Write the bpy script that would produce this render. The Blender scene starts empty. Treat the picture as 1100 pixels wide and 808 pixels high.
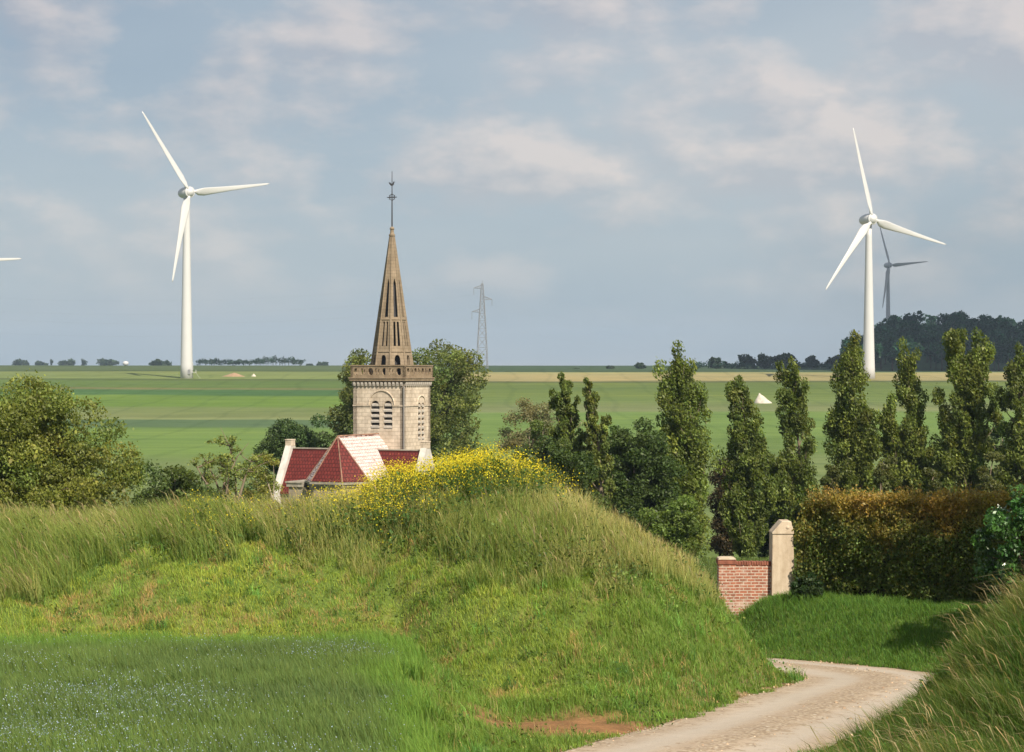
import bpy, bmesh, math, random
import numpy as np
from mathutils import Vector, Matrix

rng = np.random.default_rng(7)
random.seed(7)
R = math.radians
SC = bpy.context.scene
COL = SC.collection
SEED = 5
F = 2000.0                                   # focal length in pixels of the 1100 px wide photograph


def P(px, d, y):
    """the place d metres away that the photograph shows at (px, y)"""
    return Vector(((px - 550) / F * d, d, (404 - y) / F * d))


def X(px, d):
    return (px - 550) / F * d


# ------------------------------------------------------------------ numbers
def sstep(a, b, x):
    t = np.clip((np.asarray(x, float) - a) / (b - a), 0, 1)
    return t * t * (3 - 2 * t)


def vnoise(x, y, seed=0):
    x = np.asarray(x, float); y = np.asarray(y, float)
    xi = np.floor(x).astype(np.int64); yi = np.floor(y).astype(np.int64)
    fx = x - xi; fy = y - yi
    fx = fx * fx * (3 - 2 * fx); fy = fy * fy * (3 - 2 * fy)

    def h(i, j):
        n = (i * 374761393 + j * 668265263 + seed * 982451653) & 0x7fffffff
        n = ((n ^ (n >> 13)) * 1274126177) & 0x7fffffff
        return ((n ^ (n >> 16)) & 0xffff) / 65535.0
    a = h(xi, yi) * (1 - fx) + h(xi + 1, yi) * fx
    b = h(xi, yi + 1) * (1 - fx) + h(xi + 1, yi + 1) * fx
    return a * (1 - fy) + b * fy


def fbm(x, y, seed=0, o=3):
    s = 0; a = 0.5; t = 0
    for i in range(o):
        s = s + a * vnoise(x * 2 ** i, y * 2 ** i, seed + i * 17); t += a; a *= 0.5
    return s / t


# ------------------------------------------------------------------ terrain
ROAD = [(-9, 13), (-5.2, 18), (-1.4, 22.6), (0.9, 26.3), (2.9, 30), (5.4, 35.7), (7.45, 41), (8.62, 44), (8.85, 46),
        (8.25, 48), (7.4, 49.5), (6.3, 51.1), (4.5, 53.5), (2, 56.5), (-2, 60), (-8, 64), (-16, 68)]


def catmull(pts, n=9):
    out = []
    p = [pts[0]] + list(pts) + [pts[-1]]
    for i in range(1, len(p) - 2):
        a, b, c, d = map(np.array, (p[i - 1], p[i], p[i + 1], p[i + 2]))
        for k in range(n):
            t = k / n
            out.append(0.5 * (2 * b + (c - a) * t + (2 * a - 5 * b + 4 * c - d) * t * t + (3 * b - a - 3 * c + d) * t ** 3))
    out.append(np.array(pts[-1], float))
    return np.array(out, float)


RP = catmull([tuple(map(float, q)) for q in ROAD])


def road_dist(x, y):
    """signed distance to the lane's centre line, right of the lane positive"""
    x = np.asarray(x, float).ravel(); y = np.asarray(y, float).ravel()
    res = np.full(x.shape, 1e3)
    a = RP[:-1]; b = RP[1:]; ab = b - a; L2 = (ab ** 2).sum(1)
    idx = np.where(y < 90)[0]
    for k in range(0, len(idx), 40000):
        ii = idx[k:k + 40000]
        px = x[ii][:, None] - a[:, 0]; py = y[ii][:, None] - a[:, 1]
        t = np.clip((px * ab[:, 0] + py * ab[:, 1]) / L2, 0, 1)
        dx = px - t * ab[:, 0]; dy = py - t * ab[:, 1]
        d2 = dx * dx + dy * dy
        m = d2.argmin(1); r = np.arange(len(ii))
        s = np.where(ab[m, 0] * dy[r, m] - ab[m, 1] * dx[r, m] > 0, -1, 1)
        res[ii] = s * np.sqrt(d2[r, m])
    return res


BY = [0, 15, 30, 55, 62, 80, 100, 120, 150, 180, 220, 260, 300, 400, 500, 600, 700, 800, 880, 1000, 1200, 1500, 2000, 3000, 6000, 9000]
BZ = [-3.49, -4.78, -6.06, -8.20, -8.42, -8.9, -9.8, -12.0, -16, -18, -19, -19, -18.6, -17.0, -15, -12.3, -8.8, -4.6, -0.8, 2.6, 5.4, 8.6, 11.4, 13.5, 16, 16]
FOOT = [(-700, 42), (430, 42), (500, 38), (560, 36), (620, 35), (700, 35.5), (760, 37), (820, 41), (870, 43.5), (1200, 44)]
CRD = [(-700, 48), (300, 48), (520, 47), (620, 46), (700, 45), (770, 45.5), (860, 46.5), (1200, 47)]
CRY = [(-700, 590), (-200, 585), (0, 577), (200, 572), (300, 568), (380, 557), (450, 549), (520, 533), (580, 543), (620, 553), (660, 570),
       (700, 592), (740, 618), (770, 652), (800, 680), (830, 705), (860, 732), (1200, 760)]


def lut(tab, x):
    a = np.array(tab, float)
    return np.interp(x, a[:, 0], a[:, 1])


def base_z(y):
    d = 0
    for o in (-.06, -.03, 0, .03, .06):
        d = d + np.interp(np.where(y > 75, y * (1 + o), y), BY, BZ)
    return d / 5


def terrain(x, y, full=False):
    shp = np.shape(x)
    x = np.asarray(x, float).ravel(); y = np.asarray(y, float).ravel()
    z = base_z(y)
    px = 550 + F * x / np.maximum(y, 8)
    rd = road_dist(x, y)
    left = rd < 0
    ad = np.abs(rd)
    # flax field raised above the lane
    z = z + np.where(left | (px < 500), 0.85 * sstep(22, 42, y) * sstep(2.2, 4.5, ad) * sstep(560, 430, px), 0) * sstep(75, 55, y)
    # bank
    f = lut(FOOT, px); c = lut(CRD, px); zc = -(lut(CRY, px) - 404) / F * c
    z0 = base_z(c)
    z0 = z0 + 0.85 * sstep(560, 430, px)
    rise = np.maximum(zc - z0, 0)
    t = np.clip((y - f) / (c - f), 0, 1)
    prof = 0.35 * t + 0.65 * (t * t * (3 - 2 * t))
    back = 1 - sstep(0.5, np.where(px > 600, 6.5, 10.0), y - c)
    bank = rise * prof * back * sstep(1.75, 3.1, ad)
    near = (y < 75) & (px < 900)
    bank = np.where(near, bank, 0)
    bank = bank + np.clip(bank, 0, 1) * (.55 * (fbm(x * .75, y * .75, 3) - .5) + .30 * (fbm(x * 2.1, y * 2.1, 4) - .5)) * np.clip(1.6 - np.abs(t - .5) * 1.3, 0, 1)
    z = z + bank
    # right hand verge and bank
    rr = rd > 0
    vr = 1.35 * sstep(1.9, 6.0, rd) * sstep(44, 49, y) * sstep(62, 58.5, y) * sstep(6, 8.5, x)
    nb = 2.3 * sstep(1.95, 5.3, rd) * sstep(44.5, 38.5, y) * np.where(y < 40, sstep(845, 1010, px) * sstep(26.5, 32.5, y), 1)
    z = z + np.where(rr & (y < 62), np.maximum(vr, nb), 0)
    # bumps
    near_w = sstep(1.7, 3.0, ad) * sstep(200, 80, y)
    z = z + near_w * 0.10 * (fbm(x * 1.3, y * 1.3, 11) - .5) * 2
    z = z + sstep(700, 1500, y) * 1.6 * (fbm(x * .003, y * .003, 5) - .5)
    # rising ground under the wood on the right
    z = z + 18 * sstep(-6, 48, x - y * .178) * sstep(1010, 1300, y) * sstep(2000, 1500, y)
    if full:
        return z.reshape(shp), rd.reshape(shp), (t * (y < c + 12) * near).reshape(shp), px.reshape(shp), bank.reshape(shp)
    return z.reshape(shp)


def tz(x, y):
    return float(terrain(np.array([x]), np.array([y]))[0])


# ------------------------------------------------------------------ materials
def newmat(name):
    m = bpy.data.materials.new(name); m.use_nodes = True
    nt = m.node_tree; nt.nodes.clear()
    out = nt.nodes.new('ShaderNodeOutputMaterial')
    return m, nt, out


def N(nt, t, **kw):
    n = nt.nodes.new('ShaderNode' + t)
    for k, v in kw.items():
        if k.startswith('i_'):
            n.inputs[k[2:].replace('_', ' ')].default_value = v
        else:
            setattr(n, k, v)
    return n


def mixc(nt, fac, a, b, mode='MIX'):
    n = nt.nodes.new('ShaderNodeMix'); n.data_type = 'RGBA'; n.blend_type = mode
    for s, v in ((n.inputs[0], fac), (n.inputs[6], a), (n.inputs[7], b)):
        if hasattr(v, 'is_linked') or hasattr(v, 'links'):
            nt.links.new(v, s)
        elif isinstance(v, (int, float)):
            s.default_value = v
        else:
            s.default_value = (*v, 1)
    return n.outputs[2]


def ramp(nt, fac, stops, interp='LINEAR'):
    n = nt.nodes.new('ShaderNodeValToRGB'); cr = n.color_ramp; cr.interpolation = interp
    while len(cr.elements) < len(stops):
        cr.elements.new(0.5)
    for e, (p, c) in zip(cr.elements, stops):
        e.position = p; e.color = (*c, 1) if len(c) == 3 else c
    nt.links.new(fac, n.inputs[0])
    return n.outputs[0]


def noise(nt, vec, scale, detail=3, rough=.55, dim='3D'):
    n = N(nt, 'TexNoise', i_Scale=scale, i_Detail=detail, i_Roughness=rough)
    if vec is not None:
        nt.links.new(vec, n.inputs['Vector'])
    return n.outputs['Fac']


def mapped(nt, src, scale=(1, 1, 1), rot=(0, 0, 0), loc=(0, 0, 0)):
    m = N(nt, 'Mapping'); m.inputs['Scale'].default_value = scale
    m.inputs['Rotation'].default_value = rot; m.inputs['Location'].default_value = loc
    nt.links.new(src, m.inputs['Vector'])
    return m.outputs[0]


def bump(nt, h, strength=.3, dist=.02):
    b = N(nt, 'Bump', i_Strength=strength, i_Distance=dist)
    nt.links.new(h, b.inputs['Height'])
    return b.outputs[0]


def surf(nt, out, color, rough=.8, spec=.25, normal=None):
    b = N(nt, 'BsdfPrincipled')
    if hasattr(color, 'links'):
        nt.links.new(color, b.inputs['Base Color'])
    else:
        b.inputs['Base Color'].default_value = (*color, 1)
    b.inputs['Roughness'].default_value = rough
    b.inputs['Specular IOR Level'].default_value = spec
    if normal is not None:
        nt.links.new(normal, b.inputs['Normal'])
    nt.links.new(b.outputs[0], out.inputs[0])
    return b


def leafmat(name, trans=.35, rough=.55, spec=.25):
    """foliage whose colour is each leaf's own colour, part of the light goes through"""
    m, nt, out = newmat(name)
    a = N(nt, 'Attribute', attribute_name='col')
    b = N(nt, 'BsdfPrincipled', i_Roughness=rough)
    b.inputs['Specular IOR Level'].default_value = spec
    nt.links.new(a.outputs[0], b.inputs[0])
    t = N(nt, 'BsdfTranslucent')
    tc = mixc(nt, 1.0, a.outputs[0], (1.15, 1.2, .55), 'MULTIPLY')
    nt.links.new(tc, t.inputs[0])
    mx = N(nt, 'MixShader'); mx.inputs[0].default_value = trans
    nt.links.new(b.outputs[0], mx.inputs[1]); nt.links.new(t.outputs[0], mx.inputs[2])
    nt.links.new(mx.outputs[0], out.inputs[0])
    return m


M = {}
M['leaf'] = leafmat('leaf', .38, .5, .3)
M['grass'] = leafmat('grass_blade', .45, .6, .2)
M['petal'] = leafmat('petal', .3, .7, .1)


def mat_bark(name, c1, c2, sc=6):
    m, nt, out = newmat(name)
    tc = N(nt, 'TexCoord')
    v = mapped(nt, tc.outputs['Object'], (1, 1, .25))
    f = noise(nt, v, sc, 5)
    surf(nt, out, ramp(nt, f, [(.3, c1), (.7, c2)]), .9, .1, bump(nt, f, .5, .05))
    return m


M['bark'] = mat_bark('bark', (.10, .08, .055), (.26, .21, .15))
M['dark_bark'] = mat_bark('dark_bark', (.035, .028, .02), (.10, .08, .055))
M['pale_bark'] = mat_bark('pale_bark', (.22, .18, .13), (.42, .36, .27))


def mat_paint(name, c, var=.06, rough=.45, sc=.6):
    m, nt, out = newmat(name)
    tc = N(nt, 'TexCoord')
    f = noise(nt, tc.outputs['Object'], sc, 4)
    surf(nt, out, ramp(nt, f, [(.3, tuple(k * (1 - var) for k in c)), (.7, c)]), rough, .4)
    return m


M['turbine'] = mat_paint('turbine_white_paint', (.54, .545, .55), .05, .4, .15)
M['turbine_far'] = mat_paint('turbine_shaded_paint', (.46, .47, .49), .05, .4, .15)  # darker copy of the turbine white, cloud shade put into the colour
M['steel'] = mat_paint('galvanised_steel', (.30, .31, .33), .3, .5, .5)
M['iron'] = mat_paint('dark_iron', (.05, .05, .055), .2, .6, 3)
M['lead_pipe'] = mat_paint('grey_drainpipe', (.22, .21, .20), .2, .6, 2)


def mat_stone(name, c1, c2, mortar, bw=.55, bh=.28, ms=.012, contrast=.35):
    m, nt, out = newmat(name)
    tc = N(nt, 'TexCoord')
    br = N(nt, 'TexBrick', i_Scale=1.0)
    br.inputs['Mortar Size'].default_value = ms; br.inputs['Brick Width'].default_value = bw; br.inputs['Row Height'].default_value = bh
    br.inputs['Color1'].default_value = (*c1, 1); br.inputs['Color2'].default_value = (*c2, 1); br.inputs['Mortar'].default_value = (*mortar, 1)
    # courses wrap round upright faces: along = x + y
    sx = N(nt, 'SeparateXYZ'); nt.links.new(tc.outputs['Object'], sx.inputs[0])
    ad = N(nt, 'Math', operation='ADD'); nt.links.new(sx.outputs[0], ad.inputs[0]); nt.links.new(sx.outputs[1], ad.inputs[1])
    cb = N(nt, 'CombineXYZ'); nt.links.new(ad.outputs[0], cb.inputs[0]); nt.links.new(sx.outputs[2], cb.inputs[1])
    nt.links.new(cb.outputs[0], br.inputs['Vector'])
    f = noise(nt, tc.outputs['Object'], 1.1, 8, .7)
    st = noise(nt, mapped(nt, tc.outputs['Object'], (2.2, 2.2, .35)), 1.0, 5, .6)
    c = mixc(nt, contrast, br.outputs[0], ramp(nt, f, [(.3, (.55, .50, .44)), (.60, (1, .98, .95))]), 'MULTIPLY')
    c = mixc(nt, .25, c, ramp(nt, st, [(.40, (.45, .42, .39)), (.58, (1, 1, 1))]), 'MULTIPLY')
    surf(nt, out, c, .9, .15, bump(nt, f, .4, .03))
    return m


M['tower_stone'] = mat_stone('pale_tower_stone', (.70, .61, .505), (.58, .505, .42), (.42, .36, .29), .62, .34, .022, .75)
M['spire_stone'] = mat_stone('brown_spire_stone', (.31, .25, .18), (.255, .205, .145), (.16, .125, .09), .5, .3, .01, .5)
M['parapet_stone'] = mat_stone('weathered_parapet_stone', (.31, .245, .17), (.26, .20, .14), (.15, .115, .08), .6, .3, .01, .6)
M['louvre'] = mat_paint('louvre_stone', (.46, .42, .37), .25, .85, 4)
M['gable_white'] = mat_paint('white_gable_render', (.62, .59, .55), .3, .85, 1.6)
M['eave_stone'] = mat_stone('grey_eaves_stone', (.36, .33, .28), (.28, .26, .22), (.2, .18, .15), .7, .3)
M['brick_wall_lower'] = mat_stone('pale_church_wall', (.36, .31, .25), (.3, .26, .2), (.2, .17, .14), .5, .25)


def mat_tiles(name, base, base2, white=0.0, zx=1.0):
    m, nt, out = newmat(name)
    tc = N(nt, 'TexCoord')
    uv = tc.outputs['UV']
    br = N(nt, 'TexBrick', i_Scale=1.0)
    br.inputs['Mortar Size'].default_value = .035; br.inputs['Brick Width'].default_value = .30; br.inputs['Row Height'].default_value = .36
    br.inputs['Color1'].default_value = (*base, 1); br.inputs['Color2'].default_value = (*base2, 1)
    br.inputs['Mortar'].default_value = tuple(k * .35 for k in base) + (1,)
    nt.links.new(uv, br.inputs['Vector'])
    f = noise(nt, uv, 3.0, 6, .7)
    f2 = noise(nt, mapped(nt, uv, (1.2, 4.5, 1)), 1.7, 5, .7)
    c = mixc(nt, .5, br.outputs[0], ramp(nt, f, [(.34, (.38, .36, .34)), (.60, (1.05, 1, 1))]), 'MULTIPLY')
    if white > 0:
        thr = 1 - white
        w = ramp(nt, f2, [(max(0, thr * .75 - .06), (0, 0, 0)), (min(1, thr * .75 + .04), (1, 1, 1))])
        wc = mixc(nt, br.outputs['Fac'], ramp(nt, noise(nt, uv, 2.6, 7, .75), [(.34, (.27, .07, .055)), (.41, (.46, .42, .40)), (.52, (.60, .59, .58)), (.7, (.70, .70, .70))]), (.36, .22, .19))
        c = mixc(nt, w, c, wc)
    else:
        w = ramp(nt, noise(nt, uv, 7.0, 3, .6), [(.70, (0, 0, 0)), (.74, (1, 1, 1))])
        c = mixc(nt, w, c, (.42, .24, .17))
    surf(nt, out, c, .7, .2, bump(nt, br.outputs['Fac'], -.12, .02))
    return m


M['tiles_red'] = mat_tiles('dark_red_tiles', (.165, .030, .026), (.12, .023, .021))
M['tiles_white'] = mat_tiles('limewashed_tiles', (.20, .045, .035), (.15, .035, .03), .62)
M['tiles_mixed'] = mat_tiles('patchy_limewashed_tiles', (.125, .026, .022), (.095, .020, .018), .34)
M['ridge'] = mat_paint('pale_mortared_ridge', (.38, .22, .15), .6, .85, 1.4)


def mat_brick(name):
    m, nt, out = newmat(name)
    tc = N(nt, 'TexCoord')
    sx = N(nt, 'SeparateXYZ'); nt.links.new(tc.outputs['Object'], sx.inputs[0])
    ad = N(nt, 'Math', operation='ADD'); nt.links.new(sx.outputs[0], ad.inputs[0]); nt.links.new(sx.outputs[1], ad.inputs[1])
    cb = N(nt, 'CombineXYZ'); nt.links.new(ad.outputs[0], cb.inputs[0]); nt.links.new(sx.outputs[2], cb.inputs[1])
    dis = N(nt, 'TexNoise', i_Scale=5.0)
    nt.links.new(cb.outputs[0], dis.inputs['Vector'])
    va = N(nt, 'VectorMath', operation='MULTIPLY_ADD'); va.inputs[1].default_value = (.02, .02, 0)
    nt.links.new(dis.outputs['Color'], va.inputs[0]); nt.links.new(cb.outputs[0], va.inputs[2])
    br = N(nt, 'TexBrick', i_Scale=1.0)
    br.inputs['Mortar Size'].default_value = .014; br.inputs['Brick Width'].default_value = .25; br.inputs['Row Height'].default_value = .095
    br.inputs['Color1'].default_value = (.40, .155, .095, 1); br.inputs['Color2'].default_value = (.28, .11, .075, 1)
    br.inputs['Mortar'].default_value = (.52, .44, .36, 1)
    br.inputs['Bias'].default_value = -.1
    nt.links.new(va.outputs[0], br.inputs['Vector'])
    f = noise(nt, tc.outputs['Object'], 1.6, 6, .65)
    f3 = noise(nt, tc.outputs['Object'], 9, 5, .75)
    c = mixc(nt, .6, br.outputs[0], ramp(nt, f3, [(.3, (.45, .42, .42)), (.65, (1.1, 1.1, 1.1))]), 'MULTIPLY')
    c = mixc(nt, ramp(nt, f, [(.50, (0, 0, 0)), (.66, (.7, .7, .7))]), c, (.50, .40, .33))
    f4 = noise(nt, tc.outputs['Object'], 2.9, 6, .75)
    c = mixc(nt, ramp(nt, f4, [(.54, (0, 0, 0)), (.70, (.75, .75, .75))]), c, (.12, .10, .06))
    surf(nt, out, c, .9, .15, bump(nt, br.outputs['Fac'], -.5, .02))
    return m


M['brick'] = mat_brick('red_brick')


def mat_render(name):
    m, nt, out = newmat(name)
    tc = N(nt, 'TexCoord')
    f = noise(nt, tc.outputs['Object'], 2.2, 6, .7)
    g = noise(nt, tc.outputs['Object'], 30, 4, .7)
    st = noise(nt, mapped(nt, tc.outputs['Object'], (4, 4, .5)), 1.2, 4, .6)
    c = ramp(nt, f, [(.25, (.40, .32, .235)), (.5, (.53, .44, .335)), (.75, (.60, .52, .41))])
    c = mixc(nt, .5, c, ramp(nt, st, [(.35, (.6, .54, .47)), (.6, (1, 1, 1))]), 'MULTIPLY')
    surf(nt, out, c, .92, .1, bump(nt, g, .5, .02))
    return m


M['pillar'] = mat_render('sandy_render')

LIME = mat_paint('white_lime', (.58, .53, .45), .3, .95, .8)
SOIL = mat_paint('pale_soil', (.34, .23, .14), .3, .95, .5)


def mat_road():
    m, nt, out = newmat('pale_gravel_lane')
    tc = N(nt, 'TexCoord'); at = N(nt, 'Attribute', attribute_name='across')
    v = tc.outputs['Object']
    big = noise(nt, v, .55, 5, .6)
    stones = N(nt, 'TexVoronoi', i_Scale=13.0); nt.links.new(v, stones.inputs['Vector'])
    fine = noise(nt, v, 38, 4, .7)
    mid = noise(nt, v, 3.2, 5, .65)
    c = ramp(nt, big, [(.3, (.36, .295, .225)), (.7, (.46, .38, .295))])
    c = mixc(nt, .55, c, ramp(nt, mid, [(.3, (.66, .63, .6)), (.7, (1.08, 1.05, 1.0))]), 'MULTIPLY')
    c = mixc(nt, .45, c, ramp(nt, fine, [(.3, (.6, .58, .56)), (.7, (1.15, 1.12, 1.1))]), 'MULTIPLY')
    tr = ramp(nt, at.outputs['Fac'], [(.10, (0, 0, 0)), (.24, (1, 1, 1)), (.34, (.8, .8, .8)), (.42, (0, 0, 0)), (.62, (0, 0, 0)), (.70, (.8, .8, .8)), (.80, (1, 1, 1)), (.93, (0, 0, 0))])
    c = mixc(nt, mixc(nt, .6, (0, 0, 0), tr), c, mixc(nt, fine, (.36, .325, .28), (.49, .45, .39)))
    # stony crown and shoulders
    a = N(nt, 'Math', operation='ADD'); nt.links.new(at.outputs['Fac'], a.inputs[0])
    b = N(nt, 'Math', operation='MULTIPLY_ADD'); b.inputs[1].default_value = .8; b.inputs[2].default_value = -.40
    nt.links.new(mid, b.inputs[0]); nt.links.new(b.outputs[0], a.inputs[1])
    z = ramp(nt, a.outputs[0], [(.03, (1, 1, 1)), (.14, (0, 0, 0)), (.40, (0, 0, 0)), (.50, (1, 1, 1)), (.60, (.9, .9, .9)), (.70, (0, 0, 0)), (.90, (0, 0, 0)), (1, (1, 1, 1))])
    sc = ramp(nt, stones.outputs['Color'], [(0, (.26, .19, .12)), (.4, (.40, .32, .22)), (.8, (.50, .43, .33)), (1, (.66, .62, .55))])
    sc = mixc(nt, ramp(nt, stones.outputs['Distance'], [(.35, (0, 0, 0)), (.6, (.8, .8, .8))]), sc, (.18, .13, .09))
    zz = mixc(nt, .8, (0, 0, 0), z)
    c = mixc(nt, zz, c, sc)
    h = mixc(nt, .5, fine, stones.outputs['Distance'])
    surf(nt, out, c, .95, .1, bump(nt, h, .5, .02))
    return m


M['road'] = mat_road()


def mat_ground():
    """one sheet: soil and sward near by, crop fields across the valley"""
    m, nt, out = newmat('ground')
    g = N(nt, 'NewGeometry'); pos = g.outputs['Position']
    at = N(nt, 'Attribute', attribute_name='col')
    sx = N(nt, 'SeparateXYZ'); nt.links.new(pos, sx.inputs[0])
    wob = noise(nt, mapped(nt, pos, (.012, .02, 0)), 1.0, 8, .62)
    # distance across the valley, boundaries slightly skewed and wobbly
    def dist(kx, wamp):
        a = N(nt, 'Math', operation='MULTIPLY_ADD'); a.inputs[1].default_value = kx
        nt.links.new(sx.outputs[0], a.inputs[0]); nt.links.new(sx.outputs[1], a.inputs[2])
        b = N(nt, 'Math', operation='MULTIPLY_ADD'); b.inputs[1].default_value = wamp
        nt.links.new(wob, b.inputs[0]); nt.links.new(a.outputs[0], b.inputs[2])
        c = N(nt, 'MapRange'); c.inputs[1].default_value = 250; c.inputs[2].default_value = 1650
        nt.links.new(b.outputs[0], c.inputs[0])
        return c.outputs[0]
    q = lambda d: (d - 250) / 1400
    G1 = (.092, .172, .046); G2 = (.100, .158, .060); G3 = (.042, .105, .035); G4 = (.068, .125, .034); STR = (.20, .17, .08)
    left = [(0, G2), (q(372), G2), (q(415), G1), (q(520), G1), (q(530), (.060, .115, .055)), (q(566), (.060, .115, .055)), (q(572), (.14, .20, .085)), (q(580), (.105, .150, .060)),
            (q(640), (.100, .155, .055)), (q(655), (.085, .165, .032)), (q(725), (.085, .165, .032)), (q(732), G3), (q(772), G3), (q(782), (.115, .125, .055)), (q(792), G4),
            (q(845), G4), (q(868), (.052, .085, .03)), (q(876), (.115, .175, .06)), (q(990), (.115, .17, .06)), (q(1010), (.05, .085, .035)), (q(1100), (.06, .10, .045)), (1, (.05, .085, .04))]
    right = [(0, G2), (q(400), G2), (q(420), (.085, .15, .045)), (q(520), G1), (q(615), G1), (q(625), (.12, .17, .075)), (q(650), (.105, .15, .062)), (q(700), (.09, .15, .045)),
             (q(740), (.085, .14, .036)), (q(800), (.075, .128, .036)), (q(835), (.085, .135, .035)), (q(850), (.045, .07, .028)), (q(862), (.19, .20, .095)), (q(930), (.225, .23, .11)),
             (q(985), (.19, .225, .10)), (q(996), (.036, .070, .035)), (q(1100), (.040, .078, .040)), (1, (.036, .072, .040))]  # dark far band carries the ridge's cloud shade in its colour
    cl = ramp(nt, dist(.10, 26), left); cr = ramp(nt, dist(-.05, 22), right)
    sd = N(nt, 'MapRange'); sd.inputs[1].default_value = -42; sd.inputs[2].default_value = -40
    nt.links.new(sx.outputs[0], sd.inputs[0])
    far = mixc(nt, sd.outputs[0], cl, cr)
    st = noise(nt, mapped(nt, pos, (.006, .09, 0), (0, 0, .04)), 1.0, 5, .65)
    s2 = noise(nt, mapped(nt, pos, (.05, .16, 0)), 1.0, 6, .7)
    far = mixc(nt, .5, far, ramp(nt, st, [(.3, (.68, .72, .7)), (.7, (1.22, 1.15, 1.1))]), 'MULTIPLY')
    far = mixc(nt, 1.0, far, (1.32, 1.12, 1.14), 'MULTIPLY')
    far = mixc(nt, .6, far, ramp(nt, s2, [(.3, (.72, .75, .72)), (.7, (1.2, 1.16, 1.1))]), 'MULTIPLY')
    s3 = noise(nt, mapped(nt, pos, (.011, .016, 0), (0, 0, .3)), 1.0, 6, .7)
    far = mixc(nt, .6, far, ramp(nt, s3, [(.32, (.74, .78, .72)), (.5, (1, 1, 1)), (.68, (1.25, 1.14, 1.08))]), 'MULTIPLY')
    wv = N(nt, 'TexWave', wave_type='BANDS', bands_direction='X', i_Scale=.017, i_Distortion=3.5, i_Detail=3.0)
    nt.links.new(mapped(nt, pos, (1, .55, 0)), wv.inputs['Vector'])
    far = mixc(nt, .32, far, ramp(nt, wv.outputs['Fac'], [(.0, (.62, .66, .62)), (.06, (1, 1, 1))]), 'MULTIPLY')
    # near
    n1 = noise(nt, pos, 1.6, 6, .7); n2 = noise(nt, pos, 14, 4, .7)
    nearc = mixc(nt, .8, at.outputs[0], ramp(nt, n1, [(.3, (.6, .62, .6)), (.7, (1.25, 1.2, 1.1))]), 'MULTIPLY')
    nearc = mixc(nt, .7, nearc, ramp(nt, n2, [(.3, (.5, .5, .5)), (.7, (1.3, 1.3, 1.3))]), 'MULTIPLY')
    mr = N(nt, 'MapRange'); mr.inputs[1].default_value = 120; mr.inputs[2].default_value = 260
    nt.links.new(sx.outputs[1], mr.inputs[0])
    c = mixc(nt, mr.outputs[0], nearc, far)
    surf(nt, out, c, .95, .05, bump(nt, n2, .6, .05))
    return m


M['ground'] = mat_ground()


# ------------------------------------------------------------------ object helpers
def tag(o, label=None, cat=None, group=None, kind=None):
    if label: o['label'] = label
    if cat: o['category'] = cat
    if group: o['group'] = group
    if kind: o['kind'] = kind
    return o


def empty(name, loc, rz=0.0):
    o = bpy.data.objects.new(name, None); o.empty_display_size = .5
    o.location = loc; o.rotation_euler = (0, 0, rz); COL.objects.link(o)
    return o


def link(name, me, mat=None, parent=None, loc=(0, 0, 0)):
    o = bpy.data.objects.new(name, me); COL.objects.link(o)
    if mat is not None and len(me.materials) == 0:
        for mm in (mat if isinstance(mat, (list, tuple)) else [mat]):
            me.materials.append(mm)
    if parent is not None: o.parent = parent
    o.location = loc
    return o


def bulk(name, verts, loops, starts, cols=None, smooth=False):
    """mesh from numpy arrays, colour per vertex"""
    me = bpy.data.meshes.new(name)
    verts = np.ascontiguousarray(verts, np.float32)
    me.vertices.add(len(verts)); me.vertices.foreach_set('co', verts.ravel())
    me.loops.add(len(loops)); me.loops.foreach_set('vertex_index', np.ascontiguousarray(loops, np.int32))
    me.polygons.add(len(starts)); me.polygons.foreach_set('loop_start', np.ascontiguousarray(starts, np.int32))
    if smooth: me.polygons.foreach_set('use_smooth', np.ones(len(starts), bool))
    if cols is not None:
        a = me.attributes.new('col', 'FLOAT_COLOR', 'POINT')
        c = np.ones((len(verts), 4), np.float32); c[:, :3] = cols
        a.data.foreach_set('color', c.ravel())
    me.update(calc_edges=True)
    return me


def unit(v):
    return v / np.maximum(np.linalg.norm(v, axis=1, keepdims=True), 1e-9)


def leaf_arrays(c, size, cols, up=None, aspect=.6, droop=0.0):
    """diamond leaves / leaf sprays at centres c; up = preferred long axis per leaf"""
    n = len(c)
    a = rng.normal(size=(n, 3))
    if up is not None: a = a * .55 + up
    a = unit(a)
    b = rng.normal(size=(n, 3)); b = unit(np.cross(a, b))
    s = np.asarray(size).reshape(-1, 1)
    nrm = np.cross(a, b) * s * .12
    v = np.stack([c - a * s * .5, c + b * s * aspect * .5 + nrm, c + a * s * .5, c - b * s * aspect * .5 + nrm], 1).reshape(-1, 3)
    return v, np.repeat(cols, 4, 0)


def leaf_mesh(name, c, size, cols, up=None, aspect=.6):
    v, cc = leaf_arrays(c, size, cols, up, aspect)
    n = len(c)
    return bulk(name, v, np.arange(n * 4), np.arange(n) * 4, cc)


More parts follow.
